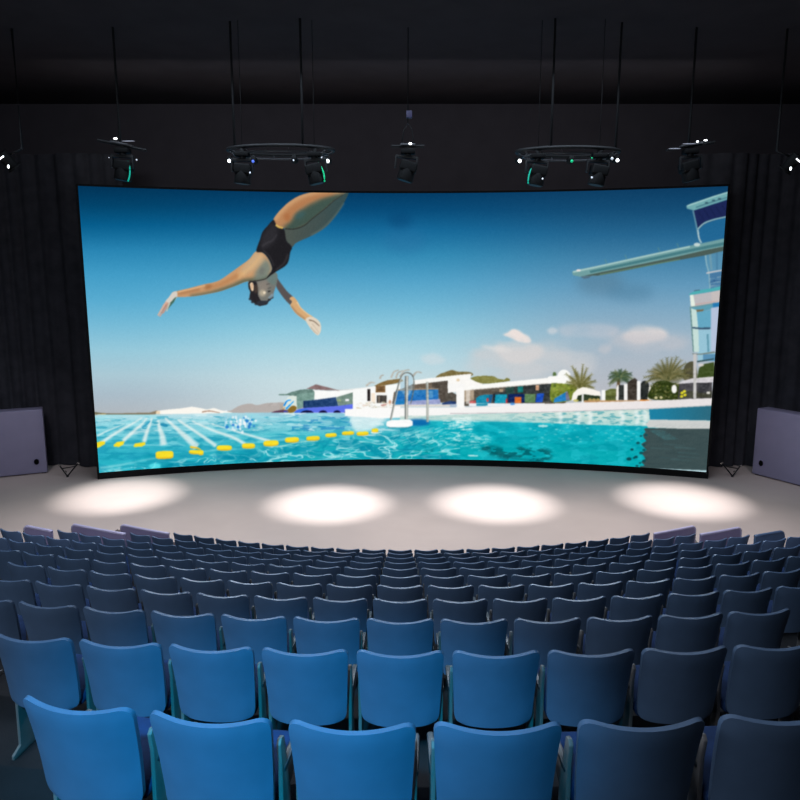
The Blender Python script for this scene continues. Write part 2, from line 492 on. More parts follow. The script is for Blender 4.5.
    for cx, rx in [(307, 7), (323, 4.6), (337, 4), (349, 5)]:
        poly([(cx - rx, 412.7), (cx - rx * 0.6, 411), (cx, 410.2), (cx + rx * 0.6, 410.8), (cx + rx, 412.7)], (16, 14, 52), 1, 0.3)
    poly([(270.5, 412.8), (275, 411), (283, 409.6), (288, 410), (288, 412.8)], (92, 62, 84), 1, 0.4)
    poly([(286.5, 412), (289, 408), (293, 405.6), (296.5, 407), (296, 410), (292, 412.8)], (138, 106, 40), 1, 0.5, True)
    ell(286, 411.5, 2.5, 1.0, (70, 90, 210), .7, .4)
    stroke([(284, 413.2), (296, 414), (306, 413.2)], 1.0, 0.8, (240, 248, 250), 0.8, 0.3)
    # middle: white block with brown openings
    poly([(353, 389.3), (380, 386), (400, 384), (400, 409), (353, 413)], WH, 1, 0.3)
    rect(367.3, 389, 370.4, 401, (40, 34, 34), 1, 0.35)
    rect(371.5, 393, 375.5, 402, (250, 226, 200), 0.7, 0.6)
    poly([(374, 386), (380, 382.8), (388, 380), (401, 378.6), (404, 381), (396, 383.4), (380, 386.2)], (132, 106, 62), 1, 0.35)
    rect(375.6, 385.8, 385.4, 392.6, (132, 98, 58), 1, 0.4)
    rect(377.5, 386.8, 384, 391.5, (104, 78, 52), 0.8, 0.4)
    rect(375, 392.6, 387, 395.2, (250, 250, 247), 1, 0.3)
    rect(376.8, 395.2, 386.6, 403, (70, 66, 62), 1, 0.4)
    rect(378.5, 396, 379.6, 403, (190, 170, 150), 0.6, 0.3)
    for _ in range(60):
        x, y = rng.uniform(356, 392), rng.uniform(402, 408.5)
        ell(x, y, rng.uniform(.6, 2), rng.uniform(.4, 1), [(232, 222, 206), (206, 208, 196), (238, 236, 232), (196, 186, 150), (222, 196, 176)][rng.integers(5)], 0.6, 0.4)
    stroke([(381, 405.4), (386, 404.6)], 1.2, 1.0, (190, 110, 110), .8, .4)
    ell(390, 402, 1.3, 2.2, (206, 150, 120), .8, .4)
    for p in [[(391, 378), (394, 372), (399, 370)], [(396, 378), (398, 373), (403, 370.5)], [(380, 379), (381, 376), (384, 375)], [(400, 377), (404, 371), (410, 370)], [(413, 376), (417, 372), (422, 373)], [(366, 386), (371, 382.5), (375, 383)]]:
        stroke(p, 2.2, 1.0, (176, 160, 144), 0.65, 0.7)
    # ladder pavilion
    poly([(413, 384), (448, 380.4), (448, 402.5), (392, 404), (394, 392)], (112, 98, 84), 1, 0.35)
    poly([(432, 382), (448, 380.4), (448, 402), (440, 402), (438.5, 390), (432, 389.6)], (86, 78, 70), 1, 0.4)
    poly([(396, 390.5), (438.5, 389), (438.5, 401.5), (394.5, 404.5)], (44, 122, 188), 1, 0.4)
    poly([(396, 396), (438, 395), (438, 400), (395, 402)], (34, 112, 190), 0.7, 1.2)
    rect(429, 391, 433, 398, (96, 160, 206), 0.8, 0.5)
    poly([(408, 401), (440, 399), (441, 404), (404, 405.6)], (156, 164, 206), 1, 0.5)
    poly([(394, 402), (404, 400), (404, 404.5), (394, 405.5)], (40, 132, 196), 1, 0.5)
    stroke([(396, 390), (425, 389), (438.5, 389)], 1.3, 1.0, (170, 146, 120), 0.9, 0.3)
    poly([(436, 377), (440, 374), (446, 371.8), (452, 370), (458, 371.5), (466, 371.6), (472, 373), (470, 376), (440, 378.4)], (124, 110, 68), 1, 0.5, True)
    poly([(412.5, 380.6), (430, 378.2), (460, 374.8), (471.5, 373.8), (470, 379), (484, 383), (480, 387), (450, 390), (447.6, 380.4), (414, 384.6)], (251, 249, 245), 1, 0.35)
    ell(458, 380, 1.8, 1.5, (214, 188, 150), 0.8, 0.4)
    poly([(447.6, 383), (465, 384), (465, 408), (456, 408), (456, 392), (448, 393)], (249, 248, 246), 1, 0.4)
    poly([(446.5, 393.5), (452, 392.2), (456.3, 394.5), (456.3, 403.5), (444, 404)], (84, 78, 70), 1, 0.5)
    poly([(442, 403), (450, 401), (456, 401.6), (456, 404.4), (442, 405)], (38, 66, 122), 0.9, 0.5)
    rect(392, 404.6, 456, 406.4, (226, 214, 202), 0.8, 0.5)
    # right: long flat-roofed terrace
    poly([(471, 379), (474, 376.8), (479, 376), (486, 375.8), (494, 376.4), (498, 378.6), (504, 379.5), (507, 377.8), (510, 380.5), (500, 382.5), (483, 383.6)], (134, 132, 72), 1, 0.5, True)
    poly([(463, 390), (505, 386), (548, 382.5), (566, 381), (566, 404), (463, 406)], (92, 84, 74), 1, 0.35)
    poly([(505, 386), (545, 382.8), (552, 383), (553, 402), (492, 402.5), (494, 393), (505, 391)], (54, 58, 58), 1, 0.7)
    poly([(463, 389.5), (474, 389), (474, 400), (463, 402)], (170, 152, 130), 1, 0.6)
    rect(466, 389, 470, 404, (236, 230, 222), 0.6, 0.5)
    rect(506, 386, 514, 394, (44, 84, 76), 0.7, 0.8)
    rect(517.6, 386.2, 523, 392.4, (22, 124, 122), 0.95, 0.4)
    rect(499.5, 389, 503, 392, (196, 170, 140), 0.8, 0.5)
    rect(535.8, 385, 539, 390.5, (226, 176, 140), 0.9, 0.5)
    poly([(456, 388), (470, 386), (500, 382.6), (566, 376), (572, 380), (574, 384), (548, 383.6), (505, 387), (470, 390), (456, 391)], (252, 251, 247), 1, 0.35)
    stroke([(470, 390), (505, 387), (548, 383.4)], 0.7, 0.7, (190, 180, 168), 0.7, 0.3)
    rect(457, 388, 464.4, 408.4, (251, 250, 248), 1, 0.4)
    poly([(476, 405.6), (476, 398.5), (479, 395.8), (484, 394.8), (491, 394.5), (492.5, 395.5), (489.5, 405.4)], (22, 136, 168), 1, 0.4)
    poly([(489.4, 395), (493, 394.6), (491, 403.6), (488.4, 403.6)], (34, 92, 140), 1, 0.4)
    rect(493.2, 394, 495.6, 403.4, (34, 44, 58), 1, 0.4)
    poly([(495.4, 394.6), (507, 394.2), (506.6, 403.4), (494.6, 403.6)], (22, 150, 178), 1, 0.4)
    rect(508.5, 394, 525, 402.8, (18, 40, 96), 1, 0.5)
    rect(514.6, 397.1, 521.2, 403.3, (218, 112, 44), 1, 0.35)
    rect(524.6, 394, 535.4, 402.6, (96, 132, 88), 1, 0.4)
    poly([(537, 393.6), (544.2, 393.2), (542.4, 402.2), (535.4, 402.2)], (28, 78, 186), 1, 0.4)
    ell(487.6, 400, 1.2, 2.2, (202, 60, 60), 0.9, 0.4)
    ell(506.6, 401.3, 0.9, 3.0, (214, 50, 60), 0.9, 0.4)
    poly([(469.6, 401), (475.6, 400.4), (476, 403.6), (469.6, 404.6)], (206, 96, 96), 0.9, 0.5)
    rect(469, 403.4, 545, 406.4, (238, 240, 244), 1, 0.5)
    poly([(476.5, 403.6), (487.6, 403.4), (487.6, 405.8), (476.5, 406)], (24, 140, 170), 0.9, 0.4)
    ell(512.5, 404, 2.4, 1.2, (40, 130, 220), 0.8, 0.5)
    rect(450, 404.4, 457, 407, (130, 160, 200), .5, .6)
    # right garden
    poly([(551, 385), (556, 380), (566, 379.6), (574, 382), (577, 388), (574, 399), (552, 402)], (122, 138, 52), 1, 0.7, True)
    for _ in range(60):
        x, y = rng.uniform(553, 576), rng.uniform(381, 400)
        ell(x, y, 1.5, 1.0, [(150, 162, 60), (92, 110, 40), (126, 126, 54), (66, 84, 36)][rng.integers(4)], 0.6, 0.4)
    ell(564, 376, 6.4, 6.4, (250, 250, 247), 1, 0.4)
    ell(554.5, 374.5, 1.8, 2.6, (86, 112, 60), 0.9, 0.5)
    poly([(548, 376.6), (560, 375.6), (570, 379.6), (574, 384.2), (548, 382.6)], (252, 251, 248), 1, 0.35)
    def palm(cx, cy, tips, col, col2, w):
        for k, (tx, ty) in enumerate(tips):
            mx, my = (cx + tx) / 2, (cy + ty) / 2 - 0.16 * math.hypot(tx - cx, ty - cy) * (abs(tx - cx) / (abs(ty - cy) + abs(tx - cx) + .1))
            stroke([(cx, cy), (mx, my), (tx, ty)], w, 0.4, col if k % 2 else col2, 0.95, 0.3)
            for q in np.linspace(0.2, 0.97, 9):
                px = (1 - q) ** 2 * cx + 2 * q * (1 - q) * mx + q * q * tx
                py = (1 - q) ** 2 * cy + 2 * q * (1 - q) * my + q * q * ty
                dx, dy = tx - cx, ty - cy
                l = math.hypot(dx, dy)
                for sgn in (-1, 1):
                    ex = px + (dx * 0.6 - sgn * dy * 0.55) / l * w * 1.15
                    ey = py + (dy * 0.6 + sgn * dx * 0.55) / l * w * 1.15 + 0.5
                    stroke([(px, py), (ex, ey)], 0.7, 0.3, col2 if k % 2 else col, 0.8, 0.2, False)
    ell(580.5, 383, 11, 8, (122, 114, 62), 0.55, 2.5)
    palm(580.5, 388, [(566, 374), (572, 366), (577, 372), (583, 364.4), (587, 368), (592, 374), (595.5, 381), (594, 388), (567, 382), (570, 377), (589, 378), (575, 369)], (96, 96, 50), (132, 126, 78), 2.6)
    poly([(553.6, 402.6), (554.5, 398.5), (567, 391.4), (569.6, 400.4)], (40, 128, 194), 1, 0.4)
    poly([(565.6, 392), (567.6, 391.4), (570, 400), (566, 400.6)], (132, 116, 136), 0.9, 0.4)
    poly([(576, 401.5), (577, 394), (600, 394), (600, 401.5)], (44, 58, 36), 1, 0.6)
    poly([(571.4, 400.4), (573, 393.5), (577, 389.6), (583, 387), (590, 388.6), (600, 391.6), (601, 396), (592, 395.4), (585, 394), (578, 395.6), (576, 400.4)], (250, 245, 236), 1, 0.4)
    rect(581.6, 394, 583.6, 402.6, (226, 226, 222), 1, 0.3)
    ell(576, 400.6, 2.6, 1.3, (206, 196, 110), 0.9, 0.5)
    for x in (590, 594, 598):
        ell(x, 399.8, 2, 1.4, (206, 176, 100), 0.8, 0.5)
    poly([(604.6, 401), (605, 391), (611, 388.5), (617, 389), (617, 401)], (104, 112, 60), 1, 0.7)
    rect(604, 396, 617, 399, (70, 76, 44), .6, .8)
    rect(601.6, 390, 605.2, 401, (248, 248, 246), 1, 0.3)
    stroke([(619, 376), (618.3, 386), (617.4, 398)], 3.0, 3.2, (112, 90, 66), 1, 0.4)
    ell(620.5, 377, 8, 5, (62, 80, 52), 0.75, 1.8)
    palm(620.5, 376.5, [(609.5, 377.5), (609.5, 384), (611, 373), (615, 371.5), (620, 370), (626, 371), (631, 374), (632.5, 379), (630, 383), (613, 381), (627, 380)], (56, 80, 58), (92, 104, 66), 3.2)
    rect(618.4, 385, 624.4, 400, (44, 48, 46), 1, 0.5)
    poly([(627.4, 400.4), (627.4, 383), (631, 380), (635, 378), (637.4, 380), (637.4, 400.4)], (64, 57, 50), 1, 0.5)
    poly([(640.2, 400), (640.6, 384), (642.6, 381.2), (645.4, 380.5), (648, 382), (649.6, 386), (648.6, 394), (647.6, 400)], (38, 42, 41), 1, 0.4)
    poly([(616, 402), (616.4, 388), (617.4, 385), (618.8, 385), (618.4, 402)], (246, 242, 236), 1, 0.3)
    rect(624, 384, 627.4, 402, (246, 244, 240), 1, 0.35)
    rect(637, 381, 640.4, 402.4, (248, 247, 244), 1, 0.35)
    poly([(649.6, 384), (652, 388), (651, 400), (647.4, 400)], (226, 222, 210), 1, 0.4)
    rect(584, 400.4, 652, 403, (192, 146, 96), 0.9, 0.5)
    rect(640, 399.6, 649, 402, (222, 128, 36), 0.9, 0.4)
    # big palm and shrubs on the right
    poly([(684, 380), (684, 368), (688, 362.6), (694, 362), (697, 372), (696, 380)], (82, 80, 60), 1, 0.7, True)
    poly([(697, 379), (699, 368), (704, 364), (714, 362), (716, 379)], (62, 78, 36), 1, 0.6)
    ell(701, 365, 3, 1.4, (222, 214, 206), .8, .5)
    ell(668, 374, 17, 10, (96, 92, 56), 0.65, 3)
    palm(668, 380, [(644, 377.5), (646, 382), (648, 371), (653, 368.5), (657, 364), (661.5, 360), (667, 358), (672, 357.6), (677, 357), (681, 360), (686, 363), (690, 369), (692.5, 376), (688, 378), (650, 379), (655, 373), (664, 366), (680, 370), (685, 373), (673, 364)], (78, 82, 48), (126, 118, 76), 3.2)
    poly([(650, 399), (651, 388), (656, 382), (665, 380.5), (673, 383), (684, 386), (684, 399)], (52, 64, 26), 1, 0.7, True)
    for _ in range(110):
        x, y = rng.uniform(650, 690), rng.uniform(383, 399)
        ell(x, y, 1.1, 0.8, [(92, 104, 40), (40, 52, 22), (110, 108, 58), (70, 70, 40), (140, 138, 92)][rng.integers(5)], 0.6, 0.3)
    ell(674.2, 389, 2.6, 4.2, (246, 244, 242), 1, 0.4)
    poly([(678, 399), (679, 383.5), (712, 381.5), (712, 399)], (74, 72, 76), 1, 0.4)
    rect(680, 391, 712, 398, (66, 68, 44), 0.6, 1)
    rect(698, 383, 709, 393, (58, 58, 62), .9, .6)
    poly([(676, 384), (684, 380.6), (692, 378.4), (714, 376.6), (714, 382.4), (690, 382.8)], (210, 206, 210), 1, 0.35)
    for x, y in [(682, 393), (684.4, 391.4), (685, 395), (681.6, 396.4), (661, 397.5), (656, 397.8)]:
        ell(x, y, 1.6, 1.4, (226, 216, 44) if x > 670 else (206, 196, 150), 0.95, 0.4)
    rect(706.6, 391.6, 710, 394, (236, 232, 224), .9, .4)
    # --- white pool deck
    top = [(345, 409), (370, 408.4), (420, 407.6), (460, 407.6), (505, 406), (530, 404.4), (580, 402.6), (620, 401.6), (660, 400.4), (715, 398)]
    bot = [(745, 403.5), (690, 406.6), (650, 408.8), (600, 410.6), (560, 412), (530, 412.8), (490, 413.4), (450, 415), (420, 417.5), (380, 418), (345, 416)]
    poly(top + bot, lambda X, Y: mixc(np.clip((X - 380) / 300, 0, 1), (252, 251, 249), (232, 226, 226)), 1, 0.4)
    stroke([(450, 413.6), (500, 413), (530, 412.6), (600, 410.4), (650, 408.8), (712, 405.6)], 0.9, 0.9, (170, 160, 166), 0.6, 0.4)
    # pale reflected wall band and shaded end of the pool
    band = [(400, 416), (450, 415), (530, 413), (600, 411), (652, 409.4), (650, 426), (600, 425), (530, 422.4), (500, 421.5), (450, 421), (400, 420)]
    poly(band, (206, 224, 216), 0.85, 0.6)
    CLIP = full_mask(band, 0.5)
    ww = noise(6, 1.8, 4, 41)
    m = (np.clip((ww - 0.47) * 4, 0, 0.65) * CLIP * np.clip((GX - 480) / 80, 0.25, 1))[..., None]
    IMG[:] = IMG * (1 - m) + np.array((64, 158, 170), float) * m
    for x in (622, 637, 645, 590, 578, 560):
        stroke([(x - 2, 411), (x + 1, 417), (x - 1, 426)], 5, 3, (244, 250, 248), 0.6, 1.2)
    CLIP = None
    stroke([(420, 420.5), (470, 420.5), (530, 421.6)], 1.4, 1.2, (110, 190, 200), .5, .6)
    # bright glitter under the pillar
    for _ in range(90):
        x, y = rng.normal(462, 7), rng.uniform(417, 430)
        stroke([(x - rng.uniform(1, 4), y), (x + rng.uniform(1, 4), y + 0.3)], 0.9, 0.4, (228, 246, 244), 0.6, 0.3, False)
    for _ in range(60):
        x, y = rng.normal(470, 11), 440 + rng.normal(0, 4)
        stroke([(x - rng.uniform(1, 5), y), (x, y - .6), (x + rng.uniform(1, 5), y + 0.3)], 0.9, 0.4, (196, 238, 238), 0.6, 0.3, False)
    for _ in range(90):
        x, y = rng.uniform(394, 446), rng.uniform(428, 446)
        if abs((y - 428) - (446 - x) * .3) < 12:
            stroke([(x - 3, y + 1), (x, y), (x + 3, y - 1)], 0.9, 0.4, (170, 228, 232), 0.55, 0.3, False)
    for _ in range(60):
        x, y = rng.uniform(530, 640), rng.uniform(424, 442)
        stroke([(x - 1.5, y), (x + 1.5, y + 0.2)], 0.7, 0.3, (176, 232, 232), 0.6, 0.3, False)
    ell(543, 426, 5, 1.2, (214, 240, 240), .8, .7)
    stroke([(468, 455.5), (478, 455.8)], 1.3, 0.9, (222, 242, 242), 0.9, 0.4)
    # dark reflections on the pool floor
    CLIP = np.clip((noise(7, 2.6, 4, 51) - 0.42) * 6, 0, 1)
    poly([(480, 448), (495, 446), (510, 450), (525, 445), (545, 448), (552, 454), (546, 462), (520, 463), (505, 459), (488, 454)], (4, 84, 92), 0.75, 2.2, True)
    poly([(424, 444), (434, 444), (433, 452), (426, 456)], (4, 110, 120), 0.5, 1.5)
    poly([(400, 452), (420, 450), (424, 456), (404, 458)], (4, 120, 130), 0.4, 1.5)
    CLIP = None
    for p in [[(482, 449), (496, 453), (512, 457)], [(500, 456), (520, 459), (540, 461)], [(486, 447), (494, 449)]]:
        stroke(p, 2.4, 1.0, (4, 78, 86), 0.55, 0.8)
    # blue shaded back wall of pool and grey shaded water, far right
    poly([(649, 409.4), (680, 407.6), (712, 405.8), (712, 420.6), (650, 420.6)], lambda X, Y: mixc(np.clip((X - 655) / 55, 0, 1), (28, 128, 162), (44, 104, 124)), 1, 0.6)
    edge = [(646, 428)]
    for k, yy in enumerate(np.linspace(429, 474, 16)):
        edge.append((644.5 + 2.6 * math.sin(k * 2.1) + rng.uniform(-1.4, 1.4) - (yy - 429) * 0.04, yy))
    poly(edge + [(720, 478), (720, 427)], (60, 78, 80), 1, 0.4)
    for k in range(16):
        y = rng.uniform(431, 466)
        x = rng.uniform(650, 690)
        stroke([(x - 9, y - .5), (x, y), (x + 12, y + 1)], 1.2, .5, (66, 98, 102) if k % 2 else (52, 68, 72), 0.5, 0.6)
    for k in range(8):
        y = 431 + k * 1.2
        stroke([(650 + k * 2, y), (664 + k * 2, y - .6)], .9, .4, (70, 130, 136), 0.6, 0.4)
    poly([(646, 424), (650, 419.6), (680, 420), (712, 420.6), (712, 428.8), (680, 428.6), (648, 427.6)], (206, 208, 206), 1, 0.5)
    for k in range(9):
        x = 654 + k * 6
        stroke([(x, 427), (x + 5, 425), (x + 11, 423.6)], 1.0, 0.4, (172, 180, 180), 0.4, 0.6)
    for x, y, r in [(629, 459, 2.3), (632, 449.5, 1.6), (638, 443, 1.7), (636, 457, 1.8), (641, 453, 1.8), (644, 450, 1.6), (637, 466, 1.5), (644, 461, 1.8), (640, 463, 1.2), (641, 436, 1.2), (646, 435, 1.8), (644, 445, 1.4), (634, 458, 1.2), (645, 467, 2)]:
        ell(x, y, r * 1.1, r * 0.75, (14, 70, 78), 0.9, 0.3)
    poly([(640, 468.6), (660, 467.6), (680, 467.8), (712, 468.4), (712, 482), (690, 480), (664, 476)], (182, 212, 220), 1, 0.4)
    poly([(640, 468.4), (660, 468.6), (684, 469.6), (712, 470.6), (712, 466), (640, 466)], (60, 78, 80), 1, 0.4)
    # --- pool ladder with its white step
    ell(418, 422.5, 12, 3.6, (8, 96, 170), 0.85, 1.2)
    poly([(404, 427), (420, 426), (412, 432), (395, 431)], (4, 130, 160), 0.5, 1.5)
    m_dk, m_lt = (112, 118, 116), (214, 214, 206)
    poly([(401, 379), (404, 375), (411, 375), (413, 380), (412.4, 390), (407, 398), (400, 390)], (170, 206, 226), 0.45, 0.5)
    stroke([(390.6, 420), (395, 400), (399, 383), (402, 375.6), (405.6, 372.8), (410, 373.4), (413, 376.8), (414, 383), (413, 393), (410.5, 404)], 1.7, 1.0, m_dk, 0.95, 0.3)
    stroke([(391.2, 420), (395.6, 400), (399.6, 383), (402.6, 376), (406, 373.2)], 0.8, 0.5, m_lt, 0.95, 0.2)
    stroke([(406.6, 376), (406.2, 419.4)], 3.6, 3.2, m_dk, 0.95, 0.3)
    stroke([(407.2, 376), (406.8, 419.4)], 1.7, 1.5, m_lt, 0.95, 0.25)
    stroke([(427.2, 382), (427.6, 422)], 2.4, 2.4, (150, 156, 150), 0.95, 0.3)
    stroke([(427.6, 382), (428, 422)], 0.9, 0.9, m_lt, 0.9, 0.2)
    poly([(386.2, 424), (387, 421.4), (392, 420), (410, 419.6), (412.8, 421.4), (412.6, 425.4), (408, 427.2), (390, 427.4), (386.6, 426)], (252, 251, 250), 1, 0.35)
    stroke([(388, 427.6), (400, 428), (411, 427)], 1.0, 0.8, (60, 120, 140), 0.7, 0.5)
    # --- diving tower
    poly([(704, 254), (724, 250), (722.5, 271), (708, 274)], (96, 150, 178), 0.6, 0.5)
    poly([(709, 274), (722.6, 271), (721, 290), (710.4, 292)], (70, 118, 158), 0.9, 0.4)
    for _ in range(14):
        x, y = rng.uniform(710, 721), rng.uniform(275, 289)
        stroke([(x - 3, y + .6), (x + 3, y - .4)], 1, .5, [(120, 160, 186), (40, 84, 130), (150, 176, 186)][rng.integers(3)], 0.7, 0.4, False)
    stroke([(705.4, 254), (706.6, 264), (709, 274), (710, 291)], 1.2, 0.9, (150, 186, 194), 0.9, 0.3)
    stroke([(710, 254), (711.5, 270)], 2.4, 2.0, (118, 158, 172), 0.7, 0.5)
    stroke([(717, 252), (717, 270)], 2.0, 1.8, (70, 122, 156), 0.7, 0.5)
    stroke([(706.4, 273.2), (714, 271.6), (723, 270.2)], 1.6, 1.3, (200, 196, 200), 0.95, 0.3)
    poly([(689, 294), (696, 290.6), (710, 288.6), (722, 286), (722, 290), (700, 293.6), (690, 295.6)], (76, 172, 178), 1, 0.4)
    stroke([(694, 290.8), (700, 290)], 1, .8, (70, 90, 110), .8, .3)
    poly([(690, 295.4), (705, 293), (722, 289.8), (722, 302), (708, 304.4), (694, 307), (691, 306.4)], (186, 184, 188), 1, 0.4)
    poly([(711, 292.4), (722, 290), (722, 302.6), (712, 304)], (198, 190, 188), 0.9, 0.4)
    poly([(690, 295.2), (693.2, 294.8), (695.4, 306.4), (691, 307)], (228, 238, 226), 1, 0.3)
    stroke([(695, 304.6), (708, 302.6), (718, 301)], 1.4, 1.0, (196, 164, 158), 0.7, 0.4)
    poly([(690, 307.6), (700, 306), (713, 303.6), (713, 308.6), (704, 311), (694, 311)], (92, 156, 176), 1, 0.5)
    stroke([(689.6, 307.2), (700, 305.8), (714, 303.4)], 1.0, 0.7, (104, 140, 138), 0.9, 0.3)
    poly([(712.6, 303), (722, 302), (720, 308), (713, 308)], (28, 116, 174), 0.9, 0.4)
    poly([(695, 309.8), (704, 309.4), (703, 311.6), (697, 312.8)], (122, 104, 74), 1, 0.4)
    poly([(696, 312), (712, 310), (711, 328), (697, 328)], (96, 166, 194), 0.9, 0.5)
    poly([(697, 330), (716, 329), (715, 361), (698, 361)], (150, 196, 214), 0.95, 0.5)
    poly([(711, 308), (722, 306), (722, 352), (711, 352)], (182, 194, 218), 0.95, 0.5)
    poly([(690.2, 308), (696.4, 310), (698.4, 330), (699, 352), (693.4, 352), (692, 332)], (198, 222, 216), 1, 0.4)
    stroke([(690.4, 308), (692, 330), (693.4, 352)], 1.2, 1.0, (84, 124, 124), 0.9, 0.3)
    stroke([(692, 327.6), (700, 328.4), (710.4, 328.2)], 1.6, 1.9, (48, 78, 102), 0.95, 0.3)
    stroke([(707.6, 334), (708.4, 352)], 2.0, 1.8, (84, 140, 160), 0.8, 0.4)
    rect(703, 354, 716, 361, (76, 130, 168), 0.8, 0.5)
    poly([(692, 353.4), (700, 353.8), (714, 351.4), (716, 352.6), (702, 354.6), (693, 354.6)], (116, 126, 118), 1, 0.3)
    rect(693.2, 354, 696.2, 399, (198, 196, 194), 1, 0.3)
    stroke([(697, 361.6), (704, 360.6), (714, 358.8)], 1.6, 1.2, (44, 70, 72), 0.9, 0.3)
    # top platform and banner
    poly([(693, 210.4), (729, 199.4), (727.6, 215.8), (714, 218.6), (705, 221.6), (697.6, 228.4)], (28, 38, 84), 1, 0.4)
    for k in range(5):
        stroke([(698 + k * 6, 211 - k * 1.4), (704 + k * 6, 220 - k * 1.4)], 1.2, .8, (20, 28, 66), 0.6, 0.5)
    poly([(700, 243), (698, 232), (705, 224), (716, 220), (726.4, 217.6), (725, 238.4)], (32, 102, 148), 0.8, 0.5)
    stroke([(697.6, 229.4), (704, 223.4), (714, 219.6), (728, 216.4)], 1.5, 1.1, (156, 184, 186), 0.95, 0.3)
    stroke([(693, 210.4), (695.6, 222), (698, 234), (700.6, 243.6)], 1.4, 1.2, (104, 152, 168), 0.95, 0.3)
    stroke([(698, 230), (699, 238), (701.6, 243)], 1.3, 1.1, (196, 214, 214), 0.9, 0.3)
    poly([(686.4, 206.2), (690, 204), (712, 196.6), (732, 190.4), (732, 198), (694, 210.4), (687, 208.6)], (112, 168, 172), 1, 0.4)
    stroke([(687, 206), (700, 201.6), (716, 196), (731, 191.6)], 1.2, 1.0, (170, 206, 204), 0.9, 0.3)
    stroke([(696, 207.4), (714, 201.4), (731, 196.4)], 1.6, 1.4, (70, 120, 134), 0.8, 0.4)
    for x, y in [(705, 203), (712, 200.6), (718, 199)]:
        rect(x, y - 1, x + 3, y + .6, (40, 70, 90), 0.8, 0.4)
    # springboard
    poly([(572, 271.8), (577, 270), (598, 266), (640, 256.6), (680, 247.8), (700, 243.8), (727, 237.8), (727, 249.6), (704, 254.4), (660, 262.6), (620, 271), (598, 275.4), (580, 276.8), (573, 275.2)], (112, 158, 160), 1, 0.4)
    poly([(582, 276.2), (600, 272.4), (640, 264.4), (680, 256), (703, 250.6), (727, 245.8), (727, 250), (704, 255.6), (660, 263.4), (620, 271.6), (598, 275.6)], (74, 92, 86), 1, 0.5)
    stroke([(590, 272), (640, 261.4), (690, 250.6), (727, 243)], 2.4, 3.2, (62, 116, 124), 0.85, 0.6)
    stroke([(573, 272), (600, 266.2), (640, 257.4), (690, 246.6)], 1.8, 1.6, (176, 208, 204), 0.8, 0.4)
    for x in (606, 626, 659, 678):
        y = 272 - (x - 573) * 0.222
        stroke([(x - 1, y - 5.4), (x + 1, y - 0.5)], 1.2, 1.0, (90, 140, 142), 0.6, 0.4)
    stroke([(600, 274.6), (640, 267), (680, 259.4)], 0.9, 0.8, (120, 160, 112), 0.6, 0.4)
    ell(578.5, 270.4, 2.2, 1.1, (240, 226, 222), 0.9, 0.4)
    ell(697, 244.6, 3.2, 1.8, (206, 220, 216), 0.9, 0.4)
    poly([(580, 276.6), (584, 278.8), (589, 278), (592, 275.6)], (84, 108, 124), 0.9, 0.4)
    # --- the diver
    skin_l, skin_m = (214, 168, 122), (184, 132, 90)
    # far leg (in shade)
    leg2 = [(345, 193), (349, 192), (342.5, 205.5), (334.5, 217.3), (324.4, 228), (311, 236), (301.5, 240.2), (295.5, 243.4), (291.7, 247), (286, 241), (283.4, 230), (300, 220), (325, 203)]
    poly(leg2, lambda X, Y: mixc(np.clip((X - 285) / 60, 0, 1), (78, 86, 80), (54, 76, 78)), 1, 0.4, True)
    stroke([(344, 203), (334.5, 216.4), (324, 227.2), (311, 235.4)], 1.6, 1.8, (112, 126, 118), 0.45, 0.9)
    stroke([(296, 238), (310, 229), (326, 214)], 5, 2, (70, 80, 78), 0.5, 2.2)
    # near leg
    leg1 = [(346, 191.5), (330, 190.5), (315, 191.6), (300, 195.6), (289.5, 201.7), (281.8, 208.6), (275.7, 215.7), (273.6, 220.4), (277, 226), (285, 228.4), (294, 228.8), (304, 225.4), (312.4, 218.2), (325.6, 207.8), (333.4, 200.8), (343, 194.4)]
    poly(leg1, skin_m, 1, 0.4, True)
    CLIP = full_mask(leg1, 0.3, True)
    poly([(346, 192.6), (336, 193.6), (322, 198), (308, 205), (296, 213), (290, 222), (282, 228), (290, 234), (320, 220), (350, 196)], (64, 84, 76), 1, 3.2)
    stroke([(340, 191.4), (316, 193), (300, 197), (288, 204.6), (279, 213), (275, 220)], 3.4, 4.5, skin_l, 0.75, 2.2)
    stroke([(334, 193), (316, 197), (302, 203.6), (291, 212), (286, 220)], 2.6, 7, (176, 118, 76), 0.7, 2.6)
    ell(287, 217, 3, 4, (168, 104, 62), 0.6, 2)
    ell(300, 215, 6, 3.4, (58, 94, 98), 0.6, 2.5, -0.6)
    CLIP = None
    stroke([(285, 228.6), (294, 229), (304, 225.6), (312.6, 218.4), (325.8, 208), (334, 200.6), (343, 194.6)], 1.3, 0.6, (34, 42, 42), 0.85, 0.4)
    # far (right) arm
    poly([(275.6, 277.6), (277, 277.8), (281.2, 283.6), (287, 291.2), (293, 297.4), (291.6, 304), (290.4, 305), (285, 299.6), (280, 293), (276.6, 287.4), (275.4, 282)], (88, 82, 82), 1, 0.4, True)
    arm2 = [(289.6, 298.6), (293, 296.6), (297.2, 301), (300.8, 307.4), (307.6, 313.4), (313, 317.4), (309, 322), (303, 318.8), (296.2, 313.8), (291.4, 307.4), (290.4, 304.8), (292, 301.6)]
    poly(arm2, (214, 170, 120), 1, 0.4, True)
    CLIP = full_mask(arm2, 0.3, True)
    stroke([(291, 306), (297, 313), (305, 319)], 2.0, 1.6, (168, 128, 92), 0.8, 0.8)
    stroke([(297, 302), (302, 309), (311, 316.4)], 1.5, 1.4, (238, 206, 160), 0.8, 0.6)
    CLIP = None
